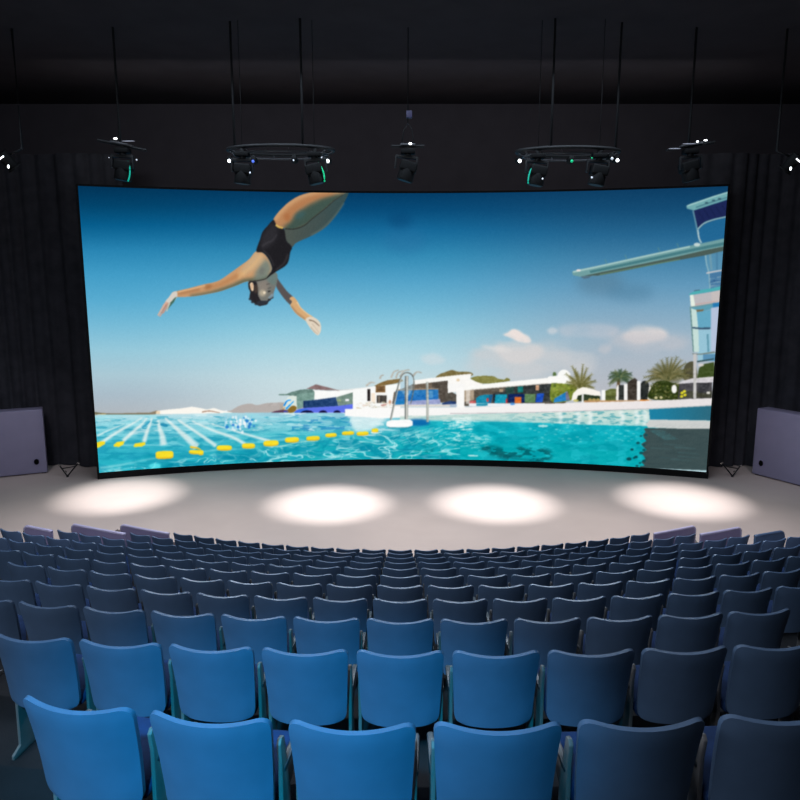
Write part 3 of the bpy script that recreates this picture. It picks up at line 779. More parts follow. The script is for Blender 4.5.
    poly([(306.6, 318), (311.6, 316.6), (316, 318.6), (319.2, 321.4), (320.8, 325.4), (320.8, 331), (319, 334.6), (317, 335), (313, 331.4), (309, 326.2), (306, 321)], (226, 212, 192), 1, 0.4, True)
    stroke([(309, 320), (314, 321.4), (319.4, 326)], 1.3, 0.8, (112, 92, 76), 0.85, 0.4)
    stroke([(310.6, 327), (315, 332), (318, 334)], .7, .5, (176, 156, 136), 0.8, 0.3)
    stroke([(312, 323.6), (316.4, 329), (319, 333)], .7, .4, (190, 172, 152), 0.8, 0.3)
    # head, hanging down
    poly([(248.8, 281), (258, 279), (267, 277), (273, 272), (276.6, 273.4), (277.4, 278), (276, 285.4), (274, 292), (272.8, 297.4), (268.6, 300.6), (266.4, 304), (259, 305.2), (253, 302), (250, 297), (250.2, 292), (248.8, 287)], (118, 118, 112), 1, 0.4, True)
    poly([(249, 282), (256, 281.4), (257.6, 288), (258.4, 296), (262, 302), (264.6, 304.6), (259, 305.4), (253.4, 302.6), (249.6, 298), (250.2, 292), (248.6, 288)], (38, 36, 40), 1, 0.6, True)
    poly([(257, 302), (262, 300.6), (267, 300.6), (270, 298), (272.6, 297.4), (268.8, 301.6), (266.6, 304.6), (258.6, 305.6)], (46, 50, 58), 1, 0.5, True)
    for x, y in [(252.6, 302), (256, 304), (260, 305), (265.6, 303.4), (269.4, 299.6), (250.2, 299), (272, 297.4)]:
        ell(x, y, 1.6, 1.2, (44, 44, 50), 0.9, 0.3)
    poly([(266, 279), (272, 273.6), (276.6, 273.4), (277.2, 278), (275.6, 286), (271, 284)], (104, 124, 120), 0.85, 1.6)
    poly([(258, 283), (266, 280), (269, 287), (266, 292), (259, 290)], (140, 130, 120), 0.8, 2.0)
    ell(262.6, 293, 3.4, 3.4, (190, 176, 152), 0.85, 1.2)
    ell(264.4, 292.6, 1.3, 1.3, (244, 226, 198), 0.9, 0.7)
    stroke([(268, 291.6), (270.6, 291)], 1.7, 1.2, (44, 44, 46), 0.95, 0.3)
    stroke([(266.4, 284.4), (270, 283.6)], 1.0, 0.7, (84, 78, 76), 0.9, 0.3)
    stroke([(267.6, 288.6), (271.4, 287.4)], 1.0, 0.6, (70, 70, 70), 0.7, 0.4)
    poly([(268, 297.6), (272, 293.6), (273.6, 294), (272.6, 297.6), (269, 299)], (132, 156, 170), 0.8, 0.4)
    poly([(250.2, 283.4), (252.4, 282.6), (253.6, 286), (253.4, 290.4), (251.6, 290.6), (250.4, 287)], (244, 214, 178), 1, 0.4, True)
    stroke([(251.8, 284), (252.2, 289)], 0.8, 0.6, (150, 96, 66), 0.7, 0.3)
    ell(256, 289, 2.0, 4.5, (74, 62, 54), 0.8, 1.0)
    # near (left) arm
    arm = [(256, 251.4), (262.6, 252.6), (268, 258.2), (272, 267.4), (270.8, 273), (266.6, 277.8), (256, 280.8), (246, 281.6), (235, 286), (221, 291), (212.5, 293), (201, 295.2), (190, 296.6), (176.4, 297), (173.6, 294.8), (172.6, 292.6),
           (177.5, 291), (190, 288), (203.7, 284.4), (213.7, 282.3), (221, 279.4), (230, 273.2), (240, 266), (249, 259.4)]
    poly(arm, (200, 152, 108), 1, 0.4, True)
    CLIP = full_mask(arm, 0.3, True)
    stroke([(270, 277), (256, 280), (244, 281.6), (232, 286.6), (220, 290.6), (208, 293.6), (190, 296.4)], 6, 2.6, (78, 92, 78), 0.9, 2.2)
    poly([(264, 258), (270, 262), (272, 270), (267, 278), (254, 281), (255, 272)], (116, 130, 122), 0.9, 2.8)
    poly([(255, 252), (262, 254), (265, 260), (256, 268), (244, 276), (240, 270)], (204, 176, 138), 0.75, 3)
    stroke([(262, 254), (254, 264), (244, 273), (238, 278)], 1.8, 2.4, (224, 180, 126), 0.7, 1.6)
    stroke([(245, 275), (240, 272.6), (237, 276)], 2, 2, (230, 182, 124), 0.5, 1.8)
    stroke([(238, 275), (226, 282), (216, 285.6), (207, 287)], 4, 2.6, (184, 128, 82), 0.8, 2)
    ell(208, 287, 4, 2.4, (150, 98, 58), 0.6, 1.8, -0.3)
    stroke([(200, 289.4), (188, 292), (178, 294)], 2.8, 2.4, (170, 120, 82), 0.75, 1.5)
    stroke([(205, 285.6), (190, 289.2), (178, 292)], 1.2, 1.2, (228, 182, 134), 0.8, 0.6)
    ell(262, 271, 2.4, 4.0, (100, 98, 98), 0.45, 2.0, 0.3)
    CLIP = None
    # left hand, fingers trailing down
    poly([(177, 291.6), (172.6, 292.4), (169, 297), (165.4, 301.6), (167, 305.6), (171, 304.4), (174.6, 300.4), (177, 297)], (214, 206, 196), 1, 0.4, True)
    poly([(174.8, 297.6), (176.6, 297), (174, 302), (169.6, 307), (167.6, 310), (166.6, 308), (170, 303)], (52, 96, 82), 0.9, 0.5)
    stroke([(167, 302), (164, 305.4), (161.6, 309.6), (158, 315.6)], 2.4, 1.5, (216, 176, 156), 1, 0.35)
    stroke([(167.6, 303), (165, 307), (162.6, 311.6), (159.6, 316.6)], 2.0, 1.2, (206, 160, 140), 1, 0.35)
    stroke([(168.6, 303), (166.6, 307), (164.4, 311), (162.8, 313.4)], 1.8, 1.1, (196, 150, 132), 1, 0.35)
    stroke([(169.6, 303), (168, 307), (166.6, 311.4)], 1.8, 1.1, (198, 196, 182), 1, 0.35)
    stroke([(166.6, 304.4), (164, 308.6), (161.4, 313.4)], 0.5, 0.4, (140, 92, 76), 0.8, 0.2)
    # swimsuit
    suit = [(273.6, 219.8), (267.8, 225.6), (262.6, 231.8), (260, 239.4), (256.2, 251.3), (262.5, 252.6), (267.8, 258), (271.8, 267), (270.8, 272.4), (267, 277.8), (276, 271.8), (285.7, 265.6), (288.8, 260), (290.3, 252), (292, 247), (286.4, 240.4), (284, 229), (277, 226)]
    poly(spl(suit, 4), (31, 30, 34), 1, 0.35)
    CLIP = full_mask(suit, 0.3, True)
    poly([(272, 222), (278, 228), (276, 240), (268, 248), (260, 250), (262, 236)], (48, 47, 52), 0.8, 3)
    stroke([(262, 246), (267, 243), (273, 240), (277, 234)], 1.5, 1.0, (74, 72, 78), 0.6, 0.8)
    stroke([(276, 270), (284, 263), (288, 254)], 1.6, 1.6, (62, 58, 60), 0.7, 0.8)
    stroke([(263, 250), (270, 257), (274, 266)], 1.4, 1.2, (54, 52, 56), 0.7, 0.6)
    CLIP = None
    stroke([(275.8, 224.8), (279, 227), (283, 228)], 1.9, 1.6, (222, 184, 96), 1, 0.3)
    stroke([(270.8, 272.6), (266.6, 278.2), (258, 280.6), (249, 281.2)], 1.0, 1.0, (30, 34, 36), 0.85, 0.4)

paint()
land = np.clip((GY - 366) / 6, 0, 1) * np.clip((407 - GY) / 2, 0, 1) * (GX > 268) * (np.abs(IMG - SKY).max(-1) > 14)
det = (noise(2.6, 2.0, 3, 95) - 0.5) * 2
lum = IMG.mean(-1)
IMG += (det * land * np.where(lum > 225, 4, 22))[..., None]
wat_ = np.clip((GY - 415) / 3, 0, 1)
IMG += ((noise(7, 2.2, 4, 96) - 0.5) * wat_ * np.where(GX > 648, 10, 26))[..., None] * np.array((1.0, 0.8, 0.7))
IMG = np.clip(box_blur(IMG, 1), 0, 255)
# fine grain of the projected picture
gr = box_blur(rng.normal(0, 1, (H, W)), 1)
IMG = np.clip(IMG + gr[..., None] * 3.5, 0, 255)

# ------------------------------------------------------------------ curved screen
SR, SCX, SPHL, SPHR, SYAW, SD = 28.372, -0.0289, 0.3436, 0.3525, -0.0084, 23.2
SZB, SZT = CAM_Z - 5.989, CAM_Z + 2.8156
def scr(ph, off=0.0):
    """ground point on the screen's arc; off = distance behind the picture"""
    a = ph + SYAW
    return (SCX - SR * math.sin(SYAW) + (SR + off) * math.sin(a), SD - SR * math.cos(SYAW) + (SR + off) * math.cos(a))

base = scr(0)
root = thing('projection_screen', 'wide curved cinema screen showing a diver above a turquoise pool, standing on the stage', 'screen', (base[0], base[1], 0))
nxs, nzs = 1150, 480
ph = np.linspace(-SPHL, SPHR, nxs)
zz = np.linspace(SZB, SZT, nzs)
A = ph + SYAW
xs = SCX - SR * math.sin(SYAW) + SR * np.sin(A)
ys = SD - SR * math.cos(SYAW) + SR * np.cos(A)
V = np.zeros((nzs, nxs, 3))
V[..., 0] = xs[None] - base[0]
V[..., 1] = ys[None] - base[1]
V[..., 2] = zz[:, None]
# picture coordinates of every point of the screen (the measured mapping of picture to screen)
d = ys[None] * CP - (V[..., 2] - CAM_Z) * SP
u = 400 + FOC * xs[None] / d
v = 400 - FOC * (ys[None] * SP + (V[..., 2] - CAM_Z) * CP) / d
fx = np.clip((u - PX0) * S - 0.5, 0, W - 1.001)
fy = np.clip((v - PY0) * S - 0.5, 0, H - 1.001)
ix, iy = fx.astype(int), fy.astype(int)
ax, ay = (fx - ix)[..., None], (fy - iy)[..., None]
LIN = lin(IMG)
colr = (LIN[iy, ix] * (1 - ax) + LIN[iy, ix + 1] * ax) * (1 - ay) + (LIN[iy + 1, ix] * (1 - ax) + LIN[iy + 1, ix + 1] * ax) * ay
me = bpy.data.meshes.new('picture')
nv, nf = nxs * nzs, (nxs - 1) * (nzs - 1)
me.vertices.add(nv)
me.vertices.foreach_set('co', V.reshape(-1).astype(np.float32))
idx = np.arange(nv).reshape(nzs, nxs)
quads = np.stack([idx[:-1, :-1], idx[:-1, 1:], idx[1:, 1:], idx[1:, :-1]], -1).reshape(-1)
me.loops.add(nf * 4)
me.loops.foreach_set('vertex_index', quads.astype(np.int32))
me.polygons.add(nf)
me.polygons.foreach_set('loop_start', (np.arange(nf) * 4).astype(np.int32))
me.polygons.foreach_set('use_smooth', np.ones(nf, bool))
me.update(calc_edges=True)
ca = me.color_attributes.new('picture', 'FLOAT_COLOR', 'POINT')
ca.data.foreach_set('color', np.concatenate([colr.reshape(-1, 3), np.ones((nv, 1))], 1).reshape(-1).astype(np.float32))
mp = bpy.data.materials.new('lit_picture')
mp.use_nodes = True
nt = mp.node_tree
b = nt.nodes['Principled BSDF']
b.inputs['Base Color'].default_value = (0.002, 0.002, 0.002, 1)
b.inputs['Roughness'].default_value = 0.8
b.inputs['Specular IOR Level'].default_value = 0.0
at = nt.nodes.new('ShaderNodeAttribute')
at.attribute_name = 'picture'
nt.links.new(at.outputs['Color'], b.inputs['Emission Color'])
b.inputs['Emission Strength'].default_value = 1.0
me.materials.append(mp)
pic = bpy.data.objects.new('picture', me)
C.objects.link(pic)
pic.parent = root
pic['label'] = 'glowing picture of a diver, blue sky, pool and diving tower'

def arc_slab(p0, p1, z0, z1, o0, o1, n=64):
    bm = bmesh.new()
    rows = []
    for k in range(n + 1):
        p = p0 + (p1 - p0) * k / n
        a, c = scr(p, o0), scr(p, o1)
        rows.append([bm.verts.new((q[0] - base[0], q[1] - base[1], z)) for q, z in ((a, z0), (c, z0), (c, z1), (a, z1))])
    for r0, r1 in zip(rows, rows[1:]):
        for k in range(4):
            bm.faces.new((r0[k], r0[(k + 1) % 4], r1[(k + 1) % 4], r1[k]))
    bm.faces.new(rows[0])
    bm.faces.new(rows[-1][::-1])
    bmesh.ops.recalc_face_normals(bm, faces=bm.faces)
    return bm
e = 0.0016
obj('backing_panel', arc_slab(-SPHL - e, SPHR + e, SZB - 0.03, SZT + 0.03, 0.02, 0.16), M_frame, root)
fr = bmesh.new()
for args in ((-SPHL - 0.0022, SPHR + 0.0022, 0.0, SZB - 0.004, -0.03, 0.2), (-SPHL - 0.0022, SPHR + 0.0022, SZT + 0.004, SZT + 0.06, -0.02, 0.2),
             (-SPHL - 0.0022, -SPHL - 0.0003, 0.0, SZT + 0.06, -0.02, 0.2), (SPHR + 0.0003, SPHR + 0.0022, 0.0, SZT + 0.06, -0.02, 0.2)):
    merge(fr, arc_slab(*args))
obj('frame', fr, M_frame, root)

# ------------------------------------------------------------------ room shell
ROWS = {}
def row_R(i):
    return {-1: 8.0, 7: 18.7, 8: 16.5, 9: 14.5}.get(i, 19.5)
ROWK = 0.02
def row_pt(i, s):
    """seat spot at arc length s from the row's middle: x, y, slope angle"""
    R = row_R(i)
    y0 = 3.635 + 1.1288 * i - (0.09 if i == -1 else 0)
    p = s / R
    x = R * math.sin(p)
    y = y0 + R * (1 - math.cos(p)) - ROWK * x
    if i == -1 and s > 0:
        y = y0 + s * s / 36
        p = s / 18
        x = s
    return x, y, p - ROWK
SEAT_H = 0.88
def row_floor(i):
    return CAM_Z - (2.079 + 0.383 * i) - SEAT_H

def curve_strip(bm, f0, f1, z0, z1, xs_):
    """solid step between two curves y=f(x)"""
    prev = None
    for x in xs_:
        q = [bm.verts.new((x, f0(x), z0)), bm.verts.new((x, f1(x), z0)), bm.verts.new((x, f1(x), z1)), bm.verts.new((x, f0(x), z1))]
        if prev:
            for k in range(4):
                bm.faces.new((prev[k], prev[(k + 1) % 4], q[(k + 1) % 4], q[k]))
        else:
            bm.faces.new(q)
        prev = q
    bm.faces.new(prev[::-1])

XW = 15.5
def arc_y(i, off):
    R = row_R(i) if i >= 0 else 19.5
    y0 = 3.635 + 1.1288 * i + off
    def f(x):
        xc = max(-R * 0.62, min(R * 0.62, x))
        return y0 + R - math.sqrt(R * R - xc * xc) - ROWK * x
    return f
sx = [-XW + k * (2 * XW) / 62 for k in range(63)]
# stage: front edge follows the first row
bm = bmesh.new()
EDGE9, EDGE8, EDGE7 = 7.2, 7.6, 8.1
def stage_front(x):
    ax_ = abs(x)
    return (arc_y(9, 1.05) if ax_ < EDGE9 else arc_y(9, -0.42) if ax_ < EDGE8 else arc_y(8, -0.42) if ax_ < EDGE7 else arc_y(7, -0.42))(x)
sx = sorted(set(sx + [q * (v_ + d_) for q in (-1, 1) for v_ in (EDGE9, EDGE8, EDGE7) for d_ in (-0.001, 0.001)]))
curve_strip(bm, stage_front, lambda x: 26.0, -0.6, 0.0, sx)
bmesh.ops.recalc_face_normals(bm, faces=bm.faces)
struct('floor', bm, M_floor, angle=20)
bm = bmesh.new()
for i in range(-2, 10):
    f0 = (lambda x: -1.0) if i == -2 else arc_y(i, -0.42)
    nxt = arc_y(9, 1.05) if i == 9 else arc_y(i + 1, -0.42)
    lim = {9: EDGE9, 8: EDGE8, 7: EDGE7}.get(i, XW + 1) - 0.01
    f1 = (lambda g, i: (lambda x: g(x) - (0.01 if i == 9 else 0.0)))(nxt, i)
    f0c = (lambda a, b_: (lambda x: min(a(x), b_(x) - 0.02)))(f0, f1)
    curve_strip(bm, f0c, f1, -1.2, row_floor(i), [q for q in sx if abs(q) <= lim])
bmesh.ops.recalc_face_normals(bm, faces=bm.faces)
struct('floor_tiers', bm, M_tier, smooth=False)

def wall(name, p, q, z0, z1, m, th=0.15):
    d_ = Vector((q[0] - p[0], q[1] - p[1], 0))
    n_ = Vector((-d_.y, d_.x, 0)).normalized() * th
    bm = bmesh.new()
    a = [Vector((p[0], p[1], 0)), Vector((q[0], q[1], 0)), Vector((q[0], q[1], 0)) + n_, Vector((p[0], p[1], 0)) + n_]
    lo = [bm.verts.new((w.x, w.y, z0)) for w in a]
    hi = [bm.verts.new((w.x, w.y, z1)) for w in a]
    bm.faces.new(lo[::-1])
    bm.faces.new(hi)
    for k in range(4):
        bm.faces.new((lo[k], lo[(k + 1) % 4], hi[(k + 1) % 4], hi[k]))
    bmesh.ops.recalc_face_normals(bm, faces=bm.faces)
    return struct(name, bm, m, smooth=False)
ZC = 12.4
wall('wall_back', (-XW, 26.0), (XW, 26.0), -1.2, ZC, M_wall)
wall('wall_left', (-XW, -1), (-XW, 26.0), -1.2, ZC, M_wall)
wall('wall_right', (XW, 26.0), (XW, -1), -1.2, ZC, M_wall)
bm = bmesh.new()
add_box(bm, (2 * XW + 0.4, 27.5, 0.2), (0, 12.6, ZC + 0.1))
struct('ceiling', bm, M_ceil, smooth=False)

# pleated black drapes
def drape(name, pts, z0, z1, label, pleat=0.5, amp=0.06):
    P = spl(pts, 14, False)
    P = np.array(P)
    seg = np.linalg.norm(np.diff(P, axis=0), axis=1)
    L_ = np.concatenate([[0], np.cumsum(seg)])
    n = int(L_[-1] / pleat * 10)
    s_ = np.linspace(0, L_[-1], n)
    X, Y = np.interp(s_, L_, P[:, 0]), np.interp(s_, L_, P[:, 1])
    dx, dy = np.gradient(X), np.gradient(Y)
    l_ = np.hypot(dx, dy)
    nx_, ny_ = -dy / l_, dx / l_
    r_ = np.random.default_rng(len(name) + int(abs(pts[0][0]) * 10))
    ph_ = np.cumsum(2 * PI / pleat * (s_[1] - s_[0]) * (1 + 0.35 * np.sin(s_ * 1.7 + r_.random() * 6)))
    bm = bmesh.new()
    zs = np.linspace(z0, z1, 14)
    grid = []
    for th in (0.0, 0.02):
        rows = []
        for kz, z in enumerate(zs):
            t = kz / (len(zs) - 1)
            a = amp * (1.15 - 0.35 * t)
            w = a * (np.sin(ph_) + 0.3 * np.sin(2 * ph_ + 1 + 0.6 * t)) + 0.03 * np.sin(s_ * 2 + 3 * t) + th
            rows.append([bm.verts.new((X[k] + nx_[k] * w[k], Y[k] + ny_[k] * w[k], z)) for k in range(n)])
        grid.append(rows)
    for rows in grid:
        for r0, r1 in zip(rows, rows[1:]):
            for k in range(n - 1):
                bm.faces.new((r0[k], r0[k + 1], r1[k + 1], r1[k]))
    F, B = grid
    for k in range(n - 1):
        bm.faces.new((F[0][k], B[0][k], B[0][k + 1], F[0][k + 1]))
        bm.faces.new((F[-1][k], F[-1][k + 1], B[-1][k + 1], B[-1][k]))
    for r0, r1, q0, q1 in zip(F, F[1:], B, B[1:]):
        bm.faces.new((r0[0], r1[0], q1[0], q0[0]))
        bm.faces.new((r0[-1], q0[-1], q1[-1], r1[-1]))
    bmesh.ops.recalc_face_normals(bm, faces=bm.faces)
    o = obj(name, bm, M_drape, angle=80)
    return tag(o, label, 'curtain')
drape('stage_curtain', [(-8.9, 23.2), (-10.4, 22.9), (-11.6, 23.2), (-13.2, 22.7), (-15.1, 21.2)], 0.02, 10.2, 'black pleated curtain hanging to the left of the bright screen')
drape('stage_curtain', [(15.1, 20.6), (13.2, 22.4), (11.8, 23.1), (10.6, 22.9), (9.1, 23.2)], 0.02, 10.2, 'black pleated curtain hanging to the right of the bright screen')

# ------------------------------------------------------------------ side cabinets with a round port
def cabinet(p_in, p_out, h, port, label):
    """front face from p_in to p_out (ground points), port = distance from the inner edge, height"""
    a, c = Vector((p_in[0], p_in[1], 0)), Vector((p_out[0], p_out[1], 0))
    mid = (a + c) / 2
    dv = c - a
    w = dv.length
    left = p_in[0] < 0
    ang = math.atan2(dv.y, dv.x)
    if left:
        ang = math.atan2(-dv.y, -dv.x)
    t = thing('side_cabinet', label, 'cabinet', (mid.x, mid.y, 0), ang)
    dep = 0.55
    bm = bmesh.new()
    add_box(bm, (w, dep, h - 0.03), (0, dep / 2, h / 2 + 0.015), bevel=0.035, seg=3)
    obj('body', bm, M_cab, t)
    sx_ = (w / 2 - port[0]) * (1 if left else -1)
    bm = bmesh.new()
    R_ = Matrix.Translation((sx_, -0.004, port[1])) @ Matrix.Rotation(PI / 2, 4, 'X')
    add_cyl(bm, 0.075, 0.075, 0.03, R_ @ Matrix.Scale(1.25, 4, (0, 1, 0)), 28)
    o = obj('port', bm, M_hole, t)
    o['label'] = 'black oval port'
    bm = bmesh.new()
    tor = [(sx_ + 0.085 * math.cos(q), -0.008, port[1] + 0.104 * math.sin(q)) for q in np.linspace(0, 2 * PI, 33)]
    add_tube(bm, tor, 0.012, 8, cap=False)
    obj('port_rim', bm, M_panel, t)
    bm = bmesh.new()
    for q in (-1, 1):
        add_box(bm, (0.12, 0.4, 0.03), (q * (w / 2 - 0.12), dep / 2, 0.015))
    obj('foot_rail', bm, M_hole, t, smooth=False)
    return t
cabinet((-11.58, 22.17), (-13.3, 21.36), 2.14, (0.3, 0.42), 'lavender grey cabinet with a black port, left of the screen on stage')
cabinet((11.5, 22.05), (12.95, 19.4), 2.2, (0.3, 0.44), 'lavender grey cabinet with a black port, right of the screen on stage')

# low V-shaped floor stands in front of the curtains
def vstand(x, y, rz, label, flip):
    t = thing('floor_stand', label, 'stand', (x, y, 0), rz)
    t.scale = (0.72, 0.72, 0.8)
    bm = bmesh.new()
    add_tube(bm, [(0, 0, 0.03), (-0.2 * flip, 0.16, 0.2), (-0.4 * flip, 0.3, 0.38)], 0.028, 10)
    obj('arm', bm, M_rig, t)
    bm = bmesh.new()
    add_tube(bm, [(0, 0, 0.03), (0.2 * flip, 0.2, 0.28), (0.36 * flip, 0.34, 0.46)], 0.028, 10)
    obj('arm', bm, M_rig, t)
    bm = bmesh.new()
    add_tube(bm, [(-0.3 * flip, 0.24, 0.3), (0, 0.22, 0.34), (0.28 * flip, 0.27, 0.37)], 0.02, 8)
    obj('crossbar', bm, M_rig, t)
    bm = bmesh.new()
    add_cyl(bm, 0.06, 0.05, 0.03, Matrix.Translation((0, 0, 0.015)), 20, 0.008)
    obj('base', bm, M_rig, t)
    for px, py, pz, nm in ((-0.42 * flip, 0.31, 0.4, 'clip'), (0.38 * flip, 0.35, 0.48, 'clip')):
        bm = bmesh.new()
        add_box(bm, (0.12, 0.05, 0.07), (px, py, pz), Matrix.Rotation(0.5 * flip, 4, 'Y'), 0.012)
        o = obj(nm, bm, M_chrome, t)
        o['label'] = 'shiny metal clip'
    bm = bmesh.new()
    add_box(bm, (0.1, 0.05, 0.06), (-0.1 * flip, 0.1, 0.19), Matrix.Rotation(0.7 * flip, 4, 'Y'), 0.012)
    obj('clamp', bm, M_chrome, t)
vstand(-10.72, 21.72, 0.1, 'small dark V-shaped floor stand between left cabinet and screen', 1)
vstand(10.72, 21.72, -0.1, 'small dark V-shaped floor stand between right cabinet and screen', -1)

# ------------------------------------------------------------------ seats
def backrest_mesh():
    w_top, w_bot, h, th = 0.505, 0.455, 0.50, 0.038
    nx_, nz_ = 14, 12
    bm = bmesh.new()
    def outline(sx_, t):
        # rounded upper corners and a slightly dipped top edge
        half = (w_bot + (w_top - w_bot) * t) / 2
        r = 0.05
        if (1 - t) * h < r:
            q = r - (1 - t) * h
            half -= r - math.sqrt(max(r * r - q * q, 0))
        if t * h < r:
            q = r - t * h
            half -= (r - math.sqrt(max(r * r - q * q, 0))) * 0.8
        return half * sx_
    ts = [0, 0.02, 0.05, 0.1, 0.2, 0.35, 0.5, 0.65, 0.8, 0.9, 0.945, 0.975, 0.992, 1.0]
    grids = []
    for side in (0, 1):
        rows = []
        for t in ts:
            row = []
            for k in range(nx_ + 1):
                s = -1 + 2 * k / nx_
                x = outline(s, t)
                wrap = 0.055 * (x / 0.25) ** 2
                z = t * h - 0.010 * (1 - s * s) * t * t
                edge = min(1.0, 0.35 + 3.2 * min((1 - abs(s)), (1 - t) * 1.6 + 0.0))
                off = (th / 2) * edge ** 0.5 * (1 if side else -1)
                y = wrap + off + 0.012 * math.sin(t * PI)
                row.append(bm.verts.new((x, y, z)))
            rows.append(row)
        grids.append(rows)
    A_, B_ = grids
    for r0, r1 in zip(A_, A_[1:]):
        for k in range(nx_):
            bm.faces.new((r0[k], r0[k + 1], r1[k + 1], r1[k]))
    for r0, r1 in zip(B_, B_[1:]):
        for k in range(nx_):
            bm.faces.new((r0[k], r1[k], r1[k + 1], r0[k + 1]))
    for k in range(nx_):
        bm.faces.new((A_[0][k], B_[0][k], B_[0][k + 1], A_[0][k + 1]))
        bm.faces.new((A_[-1][k], A_[-1][k + 1], B_[-1][k + 1], B_[-1][k]))
    for k in range(len(ts) - 1):
        bm.faces.new((A_[k][0], A_[k + 1][0], B_[k + 1][0], B_[k][0]))
        bm.faces.new((A_[k][-1], B_[k][-1], B_[k + 1][-1], A_[k + 1][-1]))
    bmesh.ops.recalc_face_normals(bm, faces=bm.faces)
    # recline and lift
    M = Matrix.Translation((0, 0.075, SEAT_H - 0.5 + 0.012)) @ Matrix.Rotation(math.radians(10), 4, 'X')
    bmesh.ops.transform(bm, matrix=M, verts=bm.verts)
    return bm

def make_seat():
    t = thing('cinema_seat', 'seat', 'seat', (0, 0, 0))
    back = obj('backrest', backrest_mesh(), M_seat, t, angle=60)
    bm = bmesh.new()
    add_box(bm, (0.44, 0.42, 0.075), (0, 0.35, 0.43), Matrix.Rotation(math.radians(6), 4, 'X'), 0.03, 3)
    obj('seat_cushion', bm, M_cush, t)
    for s in (-1, 1):
        bm = bmesh.new()
        ol = [(-0.02, 0.0), (0.30, 0.0), (0.30, 0.03), (0.18, 0.06), (0.17, 0.42), (0.34, 0.48), (0.34, 0.525), (0.14, 0.55), (0.10, 0.70), (0.065, 0.71), (0.045, 0.69), (0.06, 0.60), (0.05, 0.06), (-0.02, 0.03)]
        R_ = Matrix.Rotation(PI / 2, 4, 'Z')
        add_prism(bm, ol, -0.010, 0.010, Matrix.Translation((s * 0.243, 0.11, 0)) @ R_, 0.004)
        obj('side_frame', bm, M_bracket, t)
        bm = bmesh.new()
        add_box(bm, (0.034, 0.26, 0.028), (s * 0.243, 0.32, 0.55), None, 0.011, 2)
        obj('armrest', bm, M_arm, t)
    return t

def project(p):
    d_ = p[1] * CP - (p[2] - CAM_Z) * SP
    return 400 + FOC * p[0] / d_, 400 - FOC * (p[1] * SP + (p[2] - CAM_Z) * CP) / d_

def copy_thing(r):
    c = r.copy()
    C.objects.link(c)
    for ch in r.children:
        q = ch.copy()
        C.objects.link(q)
        q.parent = c
    return c

ORD = ['zeroth', 'first', 'second', 'third', 'fourth', 'fifth', 'sixth', 'seventh', 'eighth', 'ninth', 'tenth', 'eleventh', 'twelfth', 'thirteenth', 'fourteenth']
proto = make_seat()
used = False
PITCHX = 0.55
ENDS = {(9, -1): 9, (9, 1): 10, (8, -1): 10, (8, 1): 11, (7, -1): 12, (7, 1): 12}
for i in range(-1, 10):
    nth = 0
    for j in range(-ENDS.get((i, -1), 13), ENDS.get((i, 1), 13) + 1):
        x, y, a = row_pt(i, j * PITCHX * (1.04 if i == -1 else 1) - (0.19 if i == -1 else 0.0))
        z = row_floor(i)
        ps = [project((x + math.cos(a) * q, y + math.sin(a) * q, z + SEAT_H - 0.03)) for q in (-0.25, 0.25)]
        if ps[1][0] < 3 or ps[0][0] > 797:
            continue
        if used:
            o = copy_thing(proto)
        else:
            o = proto
            used = True
        o.location = (x, y, z)
        o.rotation_euler = (0, 0, a)
        side = f'{ORD[-j + 1]} left' if j <= 0 else f'{ORD[j]} right'
        rowtxt = 'bottom-most row' if i == -1 else f'{ORD[10 - i]} row back from the stage'
        if i <= 0:
            look = 'bright blue' if j <= 0 else 'dark blue'
        else:
            look = 'navy'
        nth += 1
        if i == -1:
            o['label'] = f'{"bright blue" if nth < 5 else "dark blue"} tip-up seat, {ORD[nth]} from the left in the bottom-most row'
        else:
            o['label'] = f'{look} tip-up seat, {side} of the centre gap, {rowtxt}'
        o['group'] = 'blue cinema seats in curved rows'

# lavender panels closing the ends of the three front rows
def end_panel(i, s0, s1, label, m):
    n = 14
    zf = row_floor(i)
    x0, y0, a0 = row_pt(i, (s0 + s1) / 2)
    t = thing('row_end_panel', label, 'partition panel', (x0, y0, zf), a0, 'panels closing the row ends')
    Mi = (Matrix.Translation((x0, y0, zf)) @ Matrix.Rotation(a0, 4, 'Z')).inverted()
    bm = bmesh.new()
    rim = bmesh.new()
    th = 0.05
    rows = []
    top = []
    L_ = abs(s1 - s0)
    for k in range(n + 1):
        f = k / n
        f = 1 - (1 - f) ** 1.7
        s = s0 + (s1 - s0) * f
        x, y, a = row_pt(i, s)
        hgt = SEAT_H - 0.03
        e_ = (1 - f) * L_
        r = 0.10
        if e_ < r:
            hgt -= r - math.sqrt(max(r * r - (r - e_) ** 2, 0))
        nrm = Vector((-math.sin(a), math.cos(a), 0))
        q = []
        for off, zz_ in ((-th / 2, 0.0), (th / 2, 0.0), (th / 2, hgt), (-th / 2, hgt)):
            q.append(bm.verts.new(Mi @ (Vector((x, y, zf + zz_)) + nrm * off)))
        rows.append(q)
        top.append(Mi @ Vector((x, y, zf + hgt)))
    for r0, r1 in zip(rows, rows[1:]):
        for k in range(4):
            bm.faces.new((r0[k], r0[(k + 1) % 4], r1[(k + 1) % 4], r1[k]))
    bm.faces.new(rows[0])
    bm.faces.new(rows[-1][::-1])
    bmesh.ops.recalc_face_normals(bm, faces=bm.faces)
    obj('board', bm, m, t)
    top.append(Vector((top[-1].x, top[-1].y, 0.02)))
    add_tube(rim, top, 0.032, 10)
    obj('edge_trim', rim, M_trim if m is M_panel else M_seat, t, angle=70)
